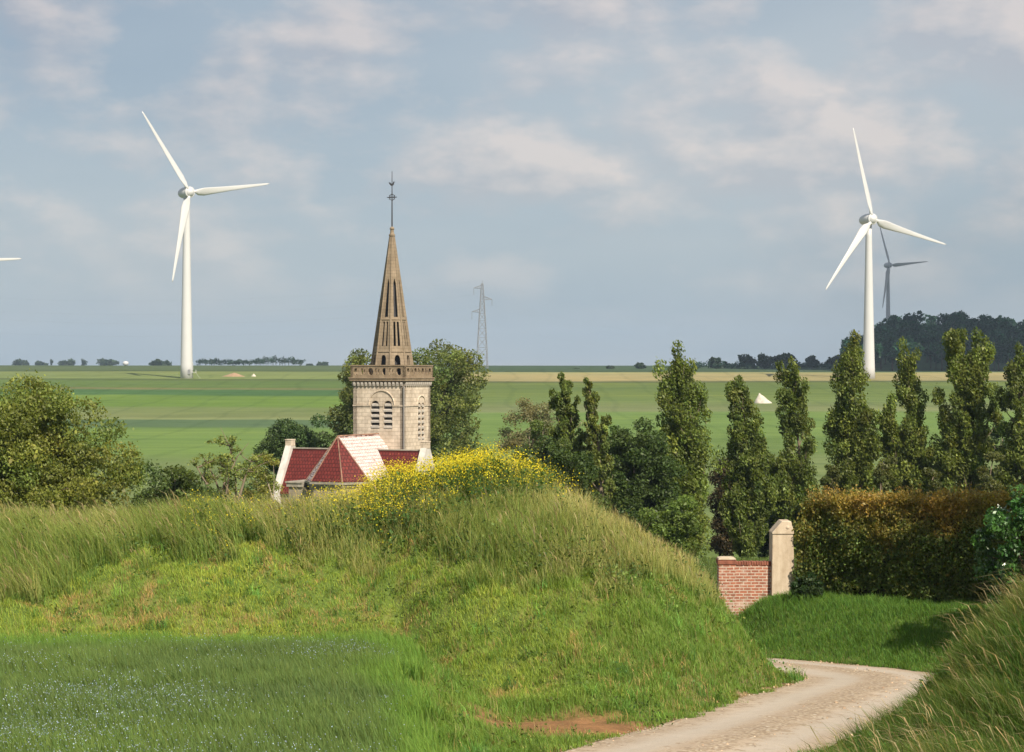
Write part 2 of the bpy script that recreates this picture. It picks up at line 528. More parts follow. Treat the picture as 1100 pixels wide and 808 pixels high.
def blades(pos, h, w, lean, cols_base, cols_tip, bend=1.0, spindle=False, az=None):
    """grass blades: two segments each, bending along lean (n,2)"""
    n = len(pos)
    az = rng.uniform(0, 2 * np.pi, n) if az is None else az
    wd = np.stack([np.cos(az), np.sin(az), np.zeros(n)], 1) * np.asarray(w).reshape(-1, 1) * .5
    h = np.asarray(h).reshape(-1, 1)
    l3 = np.concatenate([lean, np.zeros((n, 1))], 1)
    up = np.array([[0, 0, 1.0]])
    m = pos + (up * .55 + l3 * .30) * h
    t = pos + (up * np.sqrt(np.clip(1 - .45 * (l3 ** 2).sum(1, keepdims=True), .15, 1)) + l3 * bend) * h
    k0, k1 = (.25, 1.0) if spindle else (1.0, .75)
    v = np.stack([pos - wd * k0, pos + wd * k0, m - wd * k1, m + wd * k1, t], 1).reshape(-1, 3)
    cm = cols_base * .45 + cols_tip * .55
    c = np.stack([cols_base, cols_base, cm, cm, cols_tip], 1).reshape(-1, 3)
    i = np.arange(n) * 5
    loops = np.stack([i, i + 1, i + 3, i + 2, i + 2, i + 3, i + 4], 1).ravel()
    st = np.stack([np.arange(n) * 7, np.arange(n) * 7 + 4], 1).ravel()
    return v, loops, st, c


def join(parts):
    vs, ls, ss, cs = [], [], [], []
    nv = nl = 0
    for v, l, s, c in parts:
        vs.append(v); ls.append(l + nv); ss.append(s + nl); cs.append(c)
        nv += len(v); nl += len(l)
    return np.concatenate(vs), np.concatenate(ls), np.concatenate(ss), np.concatenate(cs)


def as_quads(v, c):
    n = len(v) // 4
    return v, np.arange(n * 4), np.arange(n) * 4, c


def jit(col, n, amt=.25, hue=.12):
    col = np.asarray(col, float)
    k = np.exp(rng.normal(0, amt, (n, 1)))
    hshift = rng.normal(0, hue, (n, 1))
    return np.clip(col * k * np.concatenate([1 + hshift, np.ones((n, 1)), 1 - hshift * .5], 1), .002, 1.6)


class TB:
    """collects tubes, boxes and quads into one mesh"""
    def __init__(s): s.v = []; s.f = []

    def tube(s, pts, rad, n=6, cap=True):
        pts = [np.array(p, float) for p in pts]; b0 = len(s.v); k = len(pts)
        for i, p in enumerate(pts):
            t = pts[min(i + 1, k - 1)] - pts[max(i - 1, 0)]
            t = t / (np.linalg.norm(t) + 1e-9)
            ref = np.array([1, 0, 0.0]) if abs(t[0]) < .8 else np.array([0, 1.0, 0])
            a = np.cross(t, ref); a /= np.linalg.norm(a); b = np.cross(t, a)
            r = rad[i] if hasattr(rad, '__len__') else rad
            for j in range(n):
                th = 2 * math.pi * j / n
                s.v.append(p + r * (math.cos(th) * a + math.sin(th) * b))
        for i in range(k - 1):
            for j in range(n):
                s.f.append((b0 + i * n + j, b0 + i * n + (j + 1) % n, b0 + (i + 1) * n + (j + 1) % n, b0 + (i + 1) * n + j))
        if cap:
            s.f.append(tuple(b0 + j for j in range(n))[::-1]); s.f.append(tuple(b0 + (k - 1) * n + j for j in range(n)))
        return s

    def box(s, lo, hi, mat=None):
        b0 = len(s.v)
        for z in (lo[2], hi[2]):
            for x, y in ((lo[0], lo[1]), (hi[0], lo[1]), (hi[0], hi[1]), (lo[0], hi[1])):
                p = np.array((x, y, z), float)
                if mat is not None: p = np.array(mat @ Vector(p))
                s.v.append(p)
        for f in ((0, 3, 2, 1), (4, 5, 6, 7), (0, 1, 5, 4), (1, 2, 6, 5), (2, 3, 7, 6), (3, 0, 4, 7)):
            s.f.append(tuple(b0 + i for i in f))
        return s

    def lathe(s, prof, c=(0, 0, 0), n=16, axis=None):
        """profile [(r, h)] about z through c, or about the matrix axis"""
        b0 = len(s.v)
        for r, h in prof:
            for j in range(n):
                th = 2 * math.pi * j / n
                p = Vector((r * math.cos(th), r * math.sin(th), h))
                if axis is not None: p = axis @ p
                s.v.append(np.array(p) + np.array(c, float))
        for i in range(len(prof) - 1):
            for j in range(n):
                s.f.append((b0 + i * n + j, b0 + i * n + (j + 1) % n, b0 + (i + 1) * n + (j + 1) % n, b0 + (i + 1) * n + j))
        s.f.append(tuple(b0 + j for j in range(n))[::-1]); s.f.append(tuple(b0 + (len(prof) - 1) * n + j for j in range(n)))
        return s

    def poly(s, pts):
        b0 = len(s.v); s.v += [np.array(p, float) for p in pts]; s.f.append(tuple(range(b0, b0 + len(pts))))
        return s

    def build(s, name, mat=None, parent=None, loc=(0, 0, 0), smooth=False, bevel=0):
        me = bpy.data.meshes.new(name)
        me.from_pydata([tuple(p) for p in s.v], [], s.f)
        if smooth:
            for p in me.polygons: p.use_smooth = True
        me.update()
        o = link(name, me, mat, parent, loc)
        if bevel:
            b = o.modifiers.new('bevel', 'BEVEL'); b.width = bevel; b.segments = 2; b.limit_method = 'ANGLE'
        return o


# ------------------------------------------------------------------ ground sheet
def build_ground():
    us = np.concatenate([np.linspace(-.75, -.32, 40)[:-1], np.linspace(-.32, .32, 330), np.linspace(.32, .75, 40)[1:]])
    ds = [1.0]
    while ds[-1] < 6500:
        d = ds[-1]
        ds.append(d + max(.22 if d < 70 else 0, d * .0075))
    ds = np.array(ds)
    D, U = np.meshgrid(ds, us, indexing='ij')
    Xg = U * D; Yg = D
    Z, rd, t, px, bank = terrain(Xg, Yg, True)
    ad = np.abs(rd)
    Z = np.where(ad < 2.15, Z - .035, Z)
    nr, nc = D.shape
    # real surface colours: sward, dry thatch, bare shoulder
    col = np.zeros(D.shape + (3,))
    n = fbm(Xg * .7, Yg * .7, 21)
    n2 = fbm(Xg * 2.3, Yg * 1.6, 31)
    col[:] = (.115, .170, .038)
    dry = .6 * np.clip((n2 - .54) * 6, 0, 1) * np.clip((fbm(Xg * 4, Yg * 4, 39) - .35) * 5, .1, 1) * (t > .05) * (t < .75)
    col = col * (1 - dry[..., None]) + np.array((.24, .17, .075)) * dry[..., None]
    sh = sstep(3.2, 1.9, ad) * (.6 + .8 * n)
    sh = np.clip(sh, 0, 1)
    col = col * (1 - sh[..., None]) + np.array((.24, .17, .095)) * sh[..., None]
    ea = bare_mask(Xg, Yg, px, rd)
    col = col * (1 - ea[..., None]) + np.array((.27, .15, .075)) * ea[..., None]
    lawn = sstep(56, 60, Yg) * sstep(140, 110, Yg)
    col = col * (1 - lawn[..., None]) + np.array((.085, .125, .035)) * lawn[..., None]
    v = np.stack([Xg, Yg, Z], -1).reshape(-1, 3)
    i = np.arange(nr * nc).reshape(nr, nc)
    f = np.stack([i[:-1, :-1], i[:-1, 1:], i[1:, 1:], i[1:, :-1]], -1).reshape(-1, 4)
    me = bulk('ground', v, f.ravel(), np.arange(len(f)) * 4, col.reshape(-1, 3), True)
    tag(link('ground', me, M['ground']), kind='structure')


def bare_mask(x, y, px, rd):
    """scuffed brown earth where the mown bank meets the lane"""
    e = ((px - 600) / 125.0) ** 2 + ((y - 34.0) / 2.0) ** 2
    return np.clip(1.35 - e + (fbm(x * 1.5, y * 1.5, 77) - .5) * 1.3, 0, 1)


def build_road():
    pts = RP; k = len(pts)
    tan = np.gradient(pts, axis=0); tan /= np.linalg.norm(tan, axis=1, keepdims=True)
    nor = np.stack([tan[:, 1], -tan[:, 0]], 1)
    # finer along the lane
    s = np.linspace(0, k - 1, (k - 1) * 4 + 1)
    pi = np.stack([np.interp(s, np.arange(k), pts[:, j]) for j in (0, 1)], 1)
    ni = np.stack([np.interp(s, np.arange(k), nor[:, j]) for j in (0, 1)], 1)
    m = 13
    off = np.linspace(-1, 1, m)
    wl = 1.86 + .30 * (fbm(s * .22, s * 0, 5) - .5) * 2
    wr = 1.86 + .30 * (fbm(s * .22, s * 0 + 9, 6) - .5) * 2
    w = np.where(off[None] < 0, wl[:, None], wr[:, None]) * off[None]
    xy = pi[:, None, :] + ni[:, None, :] * w[..., None]
    z = base_z(xy[..., 1]) + .045 * (1 - off[None] ** 2) + .004 - .022 * (np.exp(-((off[None] + .5) / .2) ** 2) + np.exp(-((off[None] - .5) / .2) ** 2))
    z = z + .015 * (fbm(xy[..., 0] * 2, xy[..., 1] * 2, 44) - .5)
    v = np.concatenate([xy, z[..., None]], -1)
    n = len(s)
    i = np.arange(n * m).reshape(n, m)
    f = np.stack([i[:-1, :-1], i[:-1, 1:], i[1:, 1:], i[1:, :-1]], -1).reshape(-1, 4)
    me = bulk('road', v.reshape(-1, 3), f.ravel(), np.arange(len(f)) * 4, None, True)
    a = me.attributes.new('across', 'FLOAT', 'POINT')
    a.data.foreach_set('value', np.tile((off + 1) / 2, n).astype(np.float32))
    tag(link('road', me, M['road']), kind='structure')
    # loose stones on crown and shoulders
    k = 9000
    si = rng.integers(0, n, k)
    zone = rng.random(k)
    o = np.where(zone < .5, rng.normal(.12, .16, k), np.where(zone < .78, rng.normal(-1.0, .07, k), rng.normal(.98, .07, k)))
    W = np.where(o < 0, wl[si], wr[si])
    c = pi[si] + ni[si] * (W * o)[:, None] + rng.normal(0, .05, (k, 2))
    keep = (c[:, 1] > 24) & (c[:, 1] < 56)
    c = c[keep]; o = o[keep]; k = len(c)
    zz = np.maximum(terrain(c[:, 0], c[:, 1]), base_z(c[:, 1])) + .03 * np.clip(1 - o ** 2, 0, 1)
    sz = np.exp(rng.normal(-4.35, .55, k))
    dirs = np.array([(1, 0, 0), (0, 1, 0), (-1, 0, 0), (0, -1, 0), (0, 0, .75), (0, 0, -.4)], float)
    v = np.concatenate([c, zz[:, None]], 1)[:, None, :] + dirs[None] * sz[:, None, None] * rng.uniform(.6, 1.3, (k, 6, 3))
    tri = np.array([(0, 1, 4), (1, 2, 4), (2, 3, 4), (3, 0, 4), (1, 0, 5), (2, 1, 5), (3, 2, 5), (0, 3, 5)])
    f = (np.arange(k)[:, None, None] * 6 + tri[None]).reshape(-1)
    cc = np.repeat(jit((.38, .29, .20), k, .3, .08), 6, 0)
    me = bulk('road_gravel', v.reshape(-1, 3), f, np.arange(k * 8) * 3, cc)
    m, nt, out = newmat('loose_stone')
    surf(nt, out, N(nt, 'Attribute', attribute_name='col').outputs[0], .95, .1)
    tag(link('road_gravel', me, m), 'loose tan stones strewn along the crown and edges of the pale lane', 'gravel', kind='stuff')


# ------------------------------------------------------------------ grasses
def sample(n, p0, p1, d0, d1):
    d = np.sqrt(rng.uniform(d0 * d0, d1 * d1, n)); px = rng.uniform(p0, p1, n)
    return (px - 550) / F * d, d


def tall_edge(px):
    """how far up the bank the uncut grass begins"""
    return lut([(-100, .30), (40, .36), (85, .62), (150, .70), (430, .66), (520, .58), (600, .60), (700, .64), (745, .70), (775, .98), (820, 1.3), (900, 1.5)], px)


def build_grasses():
    wind = np.array([-1.0, -.12])
    # ---- tall uncut grass on the bank top
    x, y = sample(620000, -190, 850, 40, 58)
    z, rd, t, px, bank = terrain(x, y, True)
    c = lut(CRD, px)
    edge = tall_edge(px) + .22 * (fbm(x * .9, y * .9, 51) - .5) * 2 + .10 * (fbm(x * 3, y * 3, 52) - .5) * 2
    keep = (t > edge) & (y < c + 6.0) & (np.abs(rd) > 2.6) & (bank > .25)
    keep &= rng.random(len(x)) < np.clip(.15 + 1.5 * (fbm(x * 1.3, y * 1.3, 8) - .12), .1, 1)
    x, y, z, px, t = x[keep], y[keep], z[keep], px[keep], t[keep]
    n = len(x)
    pos = np.stack([x, y, z - .02], 1)
    hh = (.38 + .62 * fbm(x * .55, y * .55, 61) + .62 * np.clip(fbm(x * 1.9, y * 1.9, 63) - .42, 0, 1)) * rng.uniform(.45, 1.2, n)
    hh *= np.where(px > 640, .78, 1.0) * (0.6 + .4 * sstep(0, .12, t - tall_edge(px) + .05))
    lean = wind * (rng.uniform(-.12, .28, (n, 1)) + .22 * sstep(430, 250, px)[:, None] + .35 * (fbm(x * .9, y * .9, 62)[:, None] - .5)) + rng.normal(0, .22, (n, 2))
    straw = np.clip((fbm(x * .35, y * .35, 71) - .35) * 2.2 + .55 * sstep(480, 680, px), 0, 1)[:, None]
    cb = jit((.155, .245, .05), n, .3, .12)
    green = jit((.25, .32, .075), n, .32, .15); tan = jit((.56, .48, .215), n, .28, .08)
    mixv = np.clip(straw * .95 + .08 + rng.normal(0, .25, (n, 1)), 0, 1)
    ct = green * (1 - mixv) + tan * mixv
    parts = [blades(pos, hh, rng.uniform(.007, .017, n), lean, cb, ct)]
    # plumes: thin stem plus a drooping seed head
    k = rng.choice(n, min(n, 24000), replace=False)
    sx, sy, sz = pos[k].T
    den = fbm(sx * .6, sy * .6, 91) + .25 * (px[k] < 330) + .12 * (px[k] > 600)
    k = k[rng.random(len(k)) < np.clip((den - .36) * 1.1, .03, .55)]
    m = len(k)
    hs = hh[k] * rng.uniform(.7, 1.2, m) + .12
    ls = wind * (rng.uniform(.0, .45, (m, 1)) + .35 * sstep(430, 250, px[k])[:, None]) + rng.normal(0, .20, (m, 2))
    cs = jit((.24, .22, .09), m, .2, .08)
    parts.append(blades(pos[k], hs, np.full(m, .008), ls * .8, cs * .7, cs))
    l3 = np.concatenate([ls, np.zeros((m, 1))], 1)
    top = pos[k] + (np.array([[0, 0, .62]]) + l3 * .42) * hs[:, None]
    pc = jit((.33, .265, .14), m, .25, .06)
    parts.append(blades(top, hs * .34, rng.uniform(.014, .034, m), ls * 1.35, pc, pc * 1.05, spindle=True))
    # rank weeds among the tall grass, thickest along its lower edge
    wq = np.exp(-((t - tall_edge(px)) / .12) ** 2) * (fbm(x * .8, y * .8, 64) > .5) + .12
    k = rng.choice(n, 520, replace=False, p=wq / wq.sum()); m = 34
    sp_ = np.repeat(rng.uniform(.10, .30, 520), m)[:, None]
    cw = np.repeat(pos[k], m, 0) + rng.normal(0, 1, (520 * m, 3)) * sp_ * np.array([1, 1, .9]) + np.array([0, 0, .28])
    wc_ = np.repeat(jit((.12, .165, .045), 520, .3, .15), m, 0) * jit((1, 1, 1), 520 * m, .2, .05)
    v, c_ = leaf_arrays(cw, rng.uniform(.04, .11, 520 * m), wc_)
    parts.append(as_quads(v, c_))
    me = bulk('tall_grass', *join(parts)[:3], join_c(parts))
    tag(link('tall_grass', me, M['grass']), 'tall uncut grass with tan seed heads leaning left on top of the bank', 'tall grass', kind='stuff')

    # ---- mown grass on the bank's face and the verges
    parts = []
    x, y = sample(560000, -160, 900, 27, 52)
    z, rd, t, px, bank = terrain(x, y, True)
    edge = tall_edge(px)
    ad = np.abs(rd)
    fl = flax_mask(x, y, px, rd)
    rag = 1.92 + .5 * (fbm(x * 1.4, y * 1.4, 13) - .5) * 2 + .25 * (fbm(x * 4, y * 4, 12) - .5) * 2
    keep = (ad > rag) & (rd < 0) & (t < edge + .12) & (fl < .5) & (y < lut(CRD, px) + 2)
    keep &= rng.random(len(x)) > bare_mask(x, y, px, rd) * 1.1
    keep &= rng.random(len(x)) < np.clip(.55 + .9 * fbm(x * 1.1, y * 1.1, 19), 0, 1)
    x, y, z, px, t, rd = x[keep], y[keep], z[keep], px[keep], t[keep], rd[keep]
    n = len(x)
    pos = np.stack([x, y, z - .01], 1)
    lush = np.clip(sstep(430, 760, px) + sstep(.12, -.02, t) * (px > 400), 0, 1)
    clump = fbm(x * 1.6, y * 1.6, 29)
    hh = (.06 + .18 * clump ** 2 + .12 * lush * clump) * rng.uniform(.4, 1.5, n)
    hh *= .55 + .45 * sstep(1.9, 3.2, np.abs(rd))
    dry = np.clip((fbm(x * 1.5, y * 1.1, 33) - .52) * 4.5, 0, 1) * (1 - .75 * lush)
    dry = dry * np.clip((fbm(x * 5, y * 5, 37) - .36) * 5, .1, 1)
    dry = np.clip(dry + .8 * np.clip((fbm(x * .8, y * .8, 35) - .66) * 6, 0, 1), 0, 1)[:, None]
    yel = (fbm(x * .45, y * .45, 41))[:, None]
    g = jit((.19, .31, .055), n, .28, .10) * (1 - yel * .6) + jit((.46, .46, .085), n, .28, .10) * yel
    gl = jit((.175, .33, .065), n, .28, .10)
    g = g * (1 - .7 * lush[:, None]) + gl * .7 * lush[:, None]
    g = g * (1 - .15 * lush[:, None])
    br = jit((.52, .37, .16), n, .25, .08)
    pick = (rng.random((n, 1)) < dry * .8)
    ct = np.where(pick, br, g); cb = ct * .75
    lean = wind * rng.uniform(-.1, .5, (n, 1)) + rng.normal(0, .35, (n, 2))
    parts.append(blades(pos, hh, rng.uniform(.008, .019, n), lean, cb, ct))
    # tufts and stray long stems left standing by the mower
    k = rng.choice(n, 420, replace=False); m = 26
    cx = np.repeat(pos[k], m, 0) + np.concatenate([rng.normal(0, .09, (420 * m, 2)), np.zeros((420 * m, 1))], 1)
    th = np.repeat(rng.uniform(.18, .42, 420), m) * rng.uniform(.4, 1.15, 420 * m)
    tg = np.repeat(jit((.18, .30, .06), 420, .3, .15), m, 0) * jit((1, 1, 1), 420 * m, .2, .05)
    parts.append(blades(cx, th, rng.uniform(.008, .018, 420 * m), rng.normal(0, .38, (420 * m, 2)) + wind * .15, tg * .7, tg))
    k = rng.choice(n, 1500, replace=False)
    sc_ = jit((.40, .34, .15), 1500, .25, .1)
    parts.append(blades(pos[k], rng.uniform(.2, .55, 1500), np.full(1500, .008), rng.normal(0, .22, (1500, 2)) + wind * .2, sc_ * .8, sc_))
    # docks, nettles and plantains
    k = rng.choice(n, 260, replace=False); m = 16
    sp_ = np.repeat(rng.uniform(.07, .22, 260), m)[:, None]
    cw = np.repeat(pos[k], m, 0) + rng.normal(0, 1, (260 * m, 3)) * sp_ * np.array([1, 1, .6]) + np.array([0, 0, .16])
    wc_ = np.repeat(jit((.125, .18, .045), 260, .3, .15), m, 0) * jit((1, 1, 1), 260 * m, .2, .05)
    v, c_ = leaf_arrays(cw, rng.uniform(.04, .10, 260 * m), wc_)
    parts.append(as_quads(v, c_))
    # ---- right verge under the hedge
    x, y = sample(260000, 690, 1180, 27, 62)
    z, rd, t, px, bank = terrain(x, y, True)
    keep = (rd > 1.9 + .35 * (fbm(x * 1.4, y * 1.4, 14) - .5) * 2) & (z > -99)
    keep &= rng.random(len(x)) < np.clip(.45 + .9 * fbm(x * .9, y * .9, 20), 0, 1)
    x, y, z, rd = x[keep], y[keep], z[keep], rd[keep]
    n = len(x); pos = np.stack([x, y, z - .01], 1)
    hh = (.10 + .30 * fbm(x * 1.2, y * 1.2, 30) ** 1.5) * rng.uniform(.5, 1.4, n) * (.55 + .45 * sstep(1.9, 3.0, rd))
    g = jit((.125, .235, .042), n, .25, .12)
    lean = wind * rng.uniform(0, .4, (n, 1)) + rng.normal(0, .35, (n, 2))
    parts.append(blades(pos, hh, rng.uniform(.010, .024, n), lean, g * .75, g))
    # ---- lawn beyond the wall
    x, y = sample(60000, 600, 1000, 56, 104)
    z, rd, t, px, bank = terrain(x, y, True)
    keep = (np.abs(rd) > 2) & ((px < 850) | (y > 61)) & (bank < .2)
    x, y, z = x[keep], y[keep], z[keep]
    n = len(x); pos = np.stack([x, y, z - .01], 1)
    g = jit((.13, .18, .05), n, .22, .10)
    parts.append(blades(pos, rng.uniform(.06, .22, n), rng.uniform(.02, .04, n), rng.normal(0, .3, (n, 2)), g * .75, g))
    me = bulk('short_grass', *join(parts)[:3], join_c(parts))
    tag(link('short_grass', me, M['grass']), 'short mown grass with dry brown patches on the bank face and lane verges', 'short grass', kind='stuff')

    # ---- long grass on the near right bank
    x, y = sample(270000, 860, 1420, 21, 47)
    z, rd, t, px, bank = terrain(x, y, True)
    dens = sstep(2.2, 3.3, rd + .5 * (fbm(x * 1.1, y * 1.1, 66) - .5))
    keep = (rd > 2.0) & (rng.random(len(x)) < dens * (.5 + .8 * fbm(x * .8, y * .8, 67)))
    x, y, z, rd = x[keep], y[keep], z[keep], rd[keep]
    n = len(x); pos = np.stack([x, y, z - .02], 1)
    hh = (.20 + .42 * fbm(x * .8, y * .8, 68) + .22 * sstep(2.5, 5, rd)) * rng.uniform(.5, 1.2, n) * (.45 + 1.1 * fbm(x * 2.3, y * 2.3, 70))
    lean = wind * rng.uniform(.15, .75, (n, 1)) + rng.normal(0, .22, (n, 2))
    g = jit((.085, .165, .030), n, .28, .12); tn = jit((.27, .24, .09), n, .2, .08)
    pk = np.clip(fbm(x * .7, y * .7, 69)[:, None] - .32 + rng.normal(0, .16, (n, 1)), 0, .8)
    parts = [blades(pos, hh, rng.uniform(.010, .024, n), lean, g * .7, g * (1 - pk) + tn * pk)]
    k = rng.choice(n, 4600, replace=False); k = k[(rng.random(len(k)) < sstep(3.0, 4.6, rd[k]) * .9 + .03)]; m = len(k)
    hs = hh[k] * 1.1 + rng.uniform(.15, .50, m)
    ls = wind * rng.uniform(.45, .95, (m, 1)) + rng.normal(0, .12, (m, 2))
    cs = jit((.26, .23, .10), m, .2, .08)
    parts.append(blades(pos[k], hs, np.full(m, .007), ls * .8, cs * .7, cs))
    top = pos[k] + (np.array([[0, 0, .60]]) + np.concatenate([ls, np.zeros((m, 1))], 1) * .42) * hs[:, None]
    pc = jit((.36, .29, .16), m, .2, .06)
    parts.append(blades(top, hs * .36, rng.uniform(.010, .022, m), ls * 1.4, pc, pc * 1.05, spindle=True))
    # a few broad weeds
    k = rng.choice(n, 2200, replace=False)
    cw = pos[k].repeat(9, 0) + rng.normal(0, .10, (2200 * 9, 3)) * np.array([1, 1, .8]) + np.array([0, 0, .22])
    v, c = leaf_arrays(cw, rng.uniform(.05, .12, len(cw)), jit((.085, .17, .038), len(cw), .3, .12))
    parts.append(as_quads(v, c))
    me = bulk('verge_grass', *join(parts)[:3], join_c(parts))
    tag(link('verge_grass', me, M['grass']), 'long rank grass drooping over the right hand bank beside the lane', 'long grass', kind='stuff')

    # ---- flax
    x, y = sample(320000, -200, 600, 21, 44.5)
    z, rd, t, px, bank = terrain(x, y, True)
    keep = flax_mask(x, y, px, rd) > .5
    x, y, z, px = x[keep], y[keep], z[keep], px[keep]
    n = len(x); pos = np.stack([x, y, z], 1)
    rim = flax_mask(x, y, px, None, True)
    hh = (.40 + .20 * fbm(x * .5, y * .5, 81)) * rng.uniform(.75, 1.15, n)
    tone = fbm(x * .35, y * .5, 83)[:, None]
    g = jit((.14, .205, .078), n, .25, .10) * (1 - tone) + jit((.185, .27, .07), n, .25, .10) * tone
    edge_g = jit((.19, .32, .06), n, .22, .1)
    g = g * (1 - rim[:, None]) + edge_g * rim[:, None]
    lean = wind * rng.uniform(.0, .4, (n, 1)) + rng.normal(0, .16, (n, 2))
    parts = [blades(pos, hh, rng.uniform(.012, .026, n), lean, g * .65, g)]
    me = bulk('flax_crop', *join(parts)[:3], join_c(parts))
    tag(link('flax_crop', me, M['grass']), 'dense blue green flax crop filling the lower left corner', 'flax crop', kind='stuff')
    fd = np.clip((fbm(x * .30, y * .42, 85) - .34) * 3.0, 0.03, 1) * (1 - rim)
    k = np.where((rng.random(n) < fd * .11))[0]; m = len(k)
    top = pos[k] + np.concatenate([lean[k] * hh[k][:, None], (hh[k] * .97)[:, None]], 1)
    c = jit((.40, .48, .62), m, .25, .05)
    v1, c1 = leaf_arrays(top, rng.uniform(.012, .023, m), c, None, .95)
    v2, c2 = leaf_arrays(top, rng.uniform(.012, .023, m), c, None, .95)
    me = bulk('flax_flowers', *join([as_quads(v1, c1), as_quads(v2, c2)])[:3], np.concatenate([c1, c2]))
    tag(link('flax_flowers', me, M['petal']), 'pale blue flax flowers dotted over the crop in the lower left', 'flowers', kind='stuff')

    # ---- yellow mustard on the crest, with stems and leaves
    x, y = sample(26000, 200, 690, 43.5, 52)
    z, rd, t, px, bank = terrain(x, y, True)
    c = lut(CRD, px)
    q = np.exp(-((px - 510) / 56.0) ** 2) * .85 + np.exp(-((px - 415) / 40.0) ** 2) * .5 + .05 * np.exp(-((px - 620) / 40.0) ** 2) + .035 * (px < 560)
    q = 1.25 * q * sstep(640, 575, px) * sstep(-2.3, .3, y - c - (fbm(x, y, 95) - .5) * 2) * sstep(4.2, 2.8, y - c) * (.35 + 1.1 * fbm(x * .9, y * .9, 96))
    keep = rng.random(len(x)) < q * 1.0
    x, y, z, px = x[keep], y[keep], z[keep], px[keep]
    n = len(x); pos = np.stack([x, y, z], 1)
    hh = rng.uniform(.75, 1.22, n) * (1 - .25 * sstep(430, 380, px)) * (1 - .3 * sstep(600, 660, px))
    lean = wind * rng.uniform(0, .25, (n, 1)) + rng.normal(0, .14, (n, 2))
    g = jit((.11, .17, .04), n, .2, .1)
    parts = [blades(pos, hh, np.full(n, .016), lean, g * .8, g)]
    top = pos + np.concatenate([lean * hh[:, None], hh[:, None] * .96], 1)
    cw = pos.repeat(7, 0) + np.concatenate([np.zeros((n * 7, 2)), (hh.repeat(7) * rng.uniform(.15, .8, n * 7))[:, None]], 1) + rng.normal(0, .07, (n * 7, 3))
    v, cc = leaf_arrays(cw, rng.uniform(.06, .13, n * 7), jit((.075, .14, .035), n * 7, .25, .12))
    parts.append(as_quads(v, cc))
    me = bulk('mustard_stems', *join(parts)[:3], join_c(parts))
    tag(link('mustard_stems', me, M['grass']), 'green stems and leaves of the yellow flowers on the crest of the bank', 'flower stems', kind='stuff')
    r = 10
    cw = top.repeat(r, 0) + rng.normal(0, 1, (n * r, 3)) * np.array([.085, .085, .10])
    v, cc = leaf_arrays(cw, rng.uniform(.018, .042, n * r), jit((.66, .56, .035), n * r, .16, .06), None, .9)
    me = bulk('mustard_flowers', *as_quads(v, cc)[:3], cc)
    tag(link('mustard_flowers', me, M['petal']), 'bright yellow blossom massed on the crest of the bank before the church', 'flowers', kind='stuff')


def join_c(parts):
    return np.concatenate([p[3] for p in parts])


def flax_mask(x, y, px, rd, rim=False):
    right = 470 + (y - 24) * -1.5 + 60 * (fbm(x * .35, y * .35, 188) - .5) + 34 * (fbm(x * .7, y * .7, 88) - .5) * 2
    back = 41.2 + .5 * (fbm(x * .6, y * .6, 89) - .5) * 2
    if rim:
        return np.clip(sstep(-70, -8, px - right) + sstep(-3.2, -.3, y - back), 0, 1)
    m = (px < right) & (y < back)
    return m.astype(float)


# ------------------------------------------------------------------ trees
def crown_arrays(centres, radii, per, leaf, col, flat=.8, up=None, cvar=.22, yel=.10, aspect=.6, core=.55):
    """leaves in clumps: thinner towards each clump's middle"""
    n = len(centres)
    per = np.maximum((per * (radii / radii.mean()) ** 1.6).astype(int), 4)
    idx = np.repeat(np.arange(n), per)
    m = len(idx)
    d = unit(rng.normal(size=(m, 3)))
    r = radii[idx] * (core + (1 - core) * rng.random(m)) * np.where(rng.random(m) < .12, rng.uniform(1, 1.35, m), 1)
    c = centres[idx] + d * r[:, None] * np.array([1, 1, flat])
    ccol = jit(col, n, cvar * .7, yel)
    cols = ccol[idx] * jit((1, 1, 1), m, cvar, .05)
    u = None if up is None else np.tile(np.array(up, float), (m, 1))
    return leaf_arrays(c, leaf * np.exp(rng.normal(0, .28, m)), np.clip(cols, .003, .9), u, aspect)


def limb_path(a, b, sag=.15, k=5):
    a = np.array(a, float); b = np.array(b, float)
    L = np.linalg.norm(b - a)
    off = rng.normal(0, .06, 3) * L
    out = []
    for i in range(k):
        t = i / (k - 1)
        p = a + (b - a) * t + off * math.sin(math.pi * t)
        p[2] += sag * L * (math.sin(math.pi * .5 * t) - t)
        out.append(p)
    return out


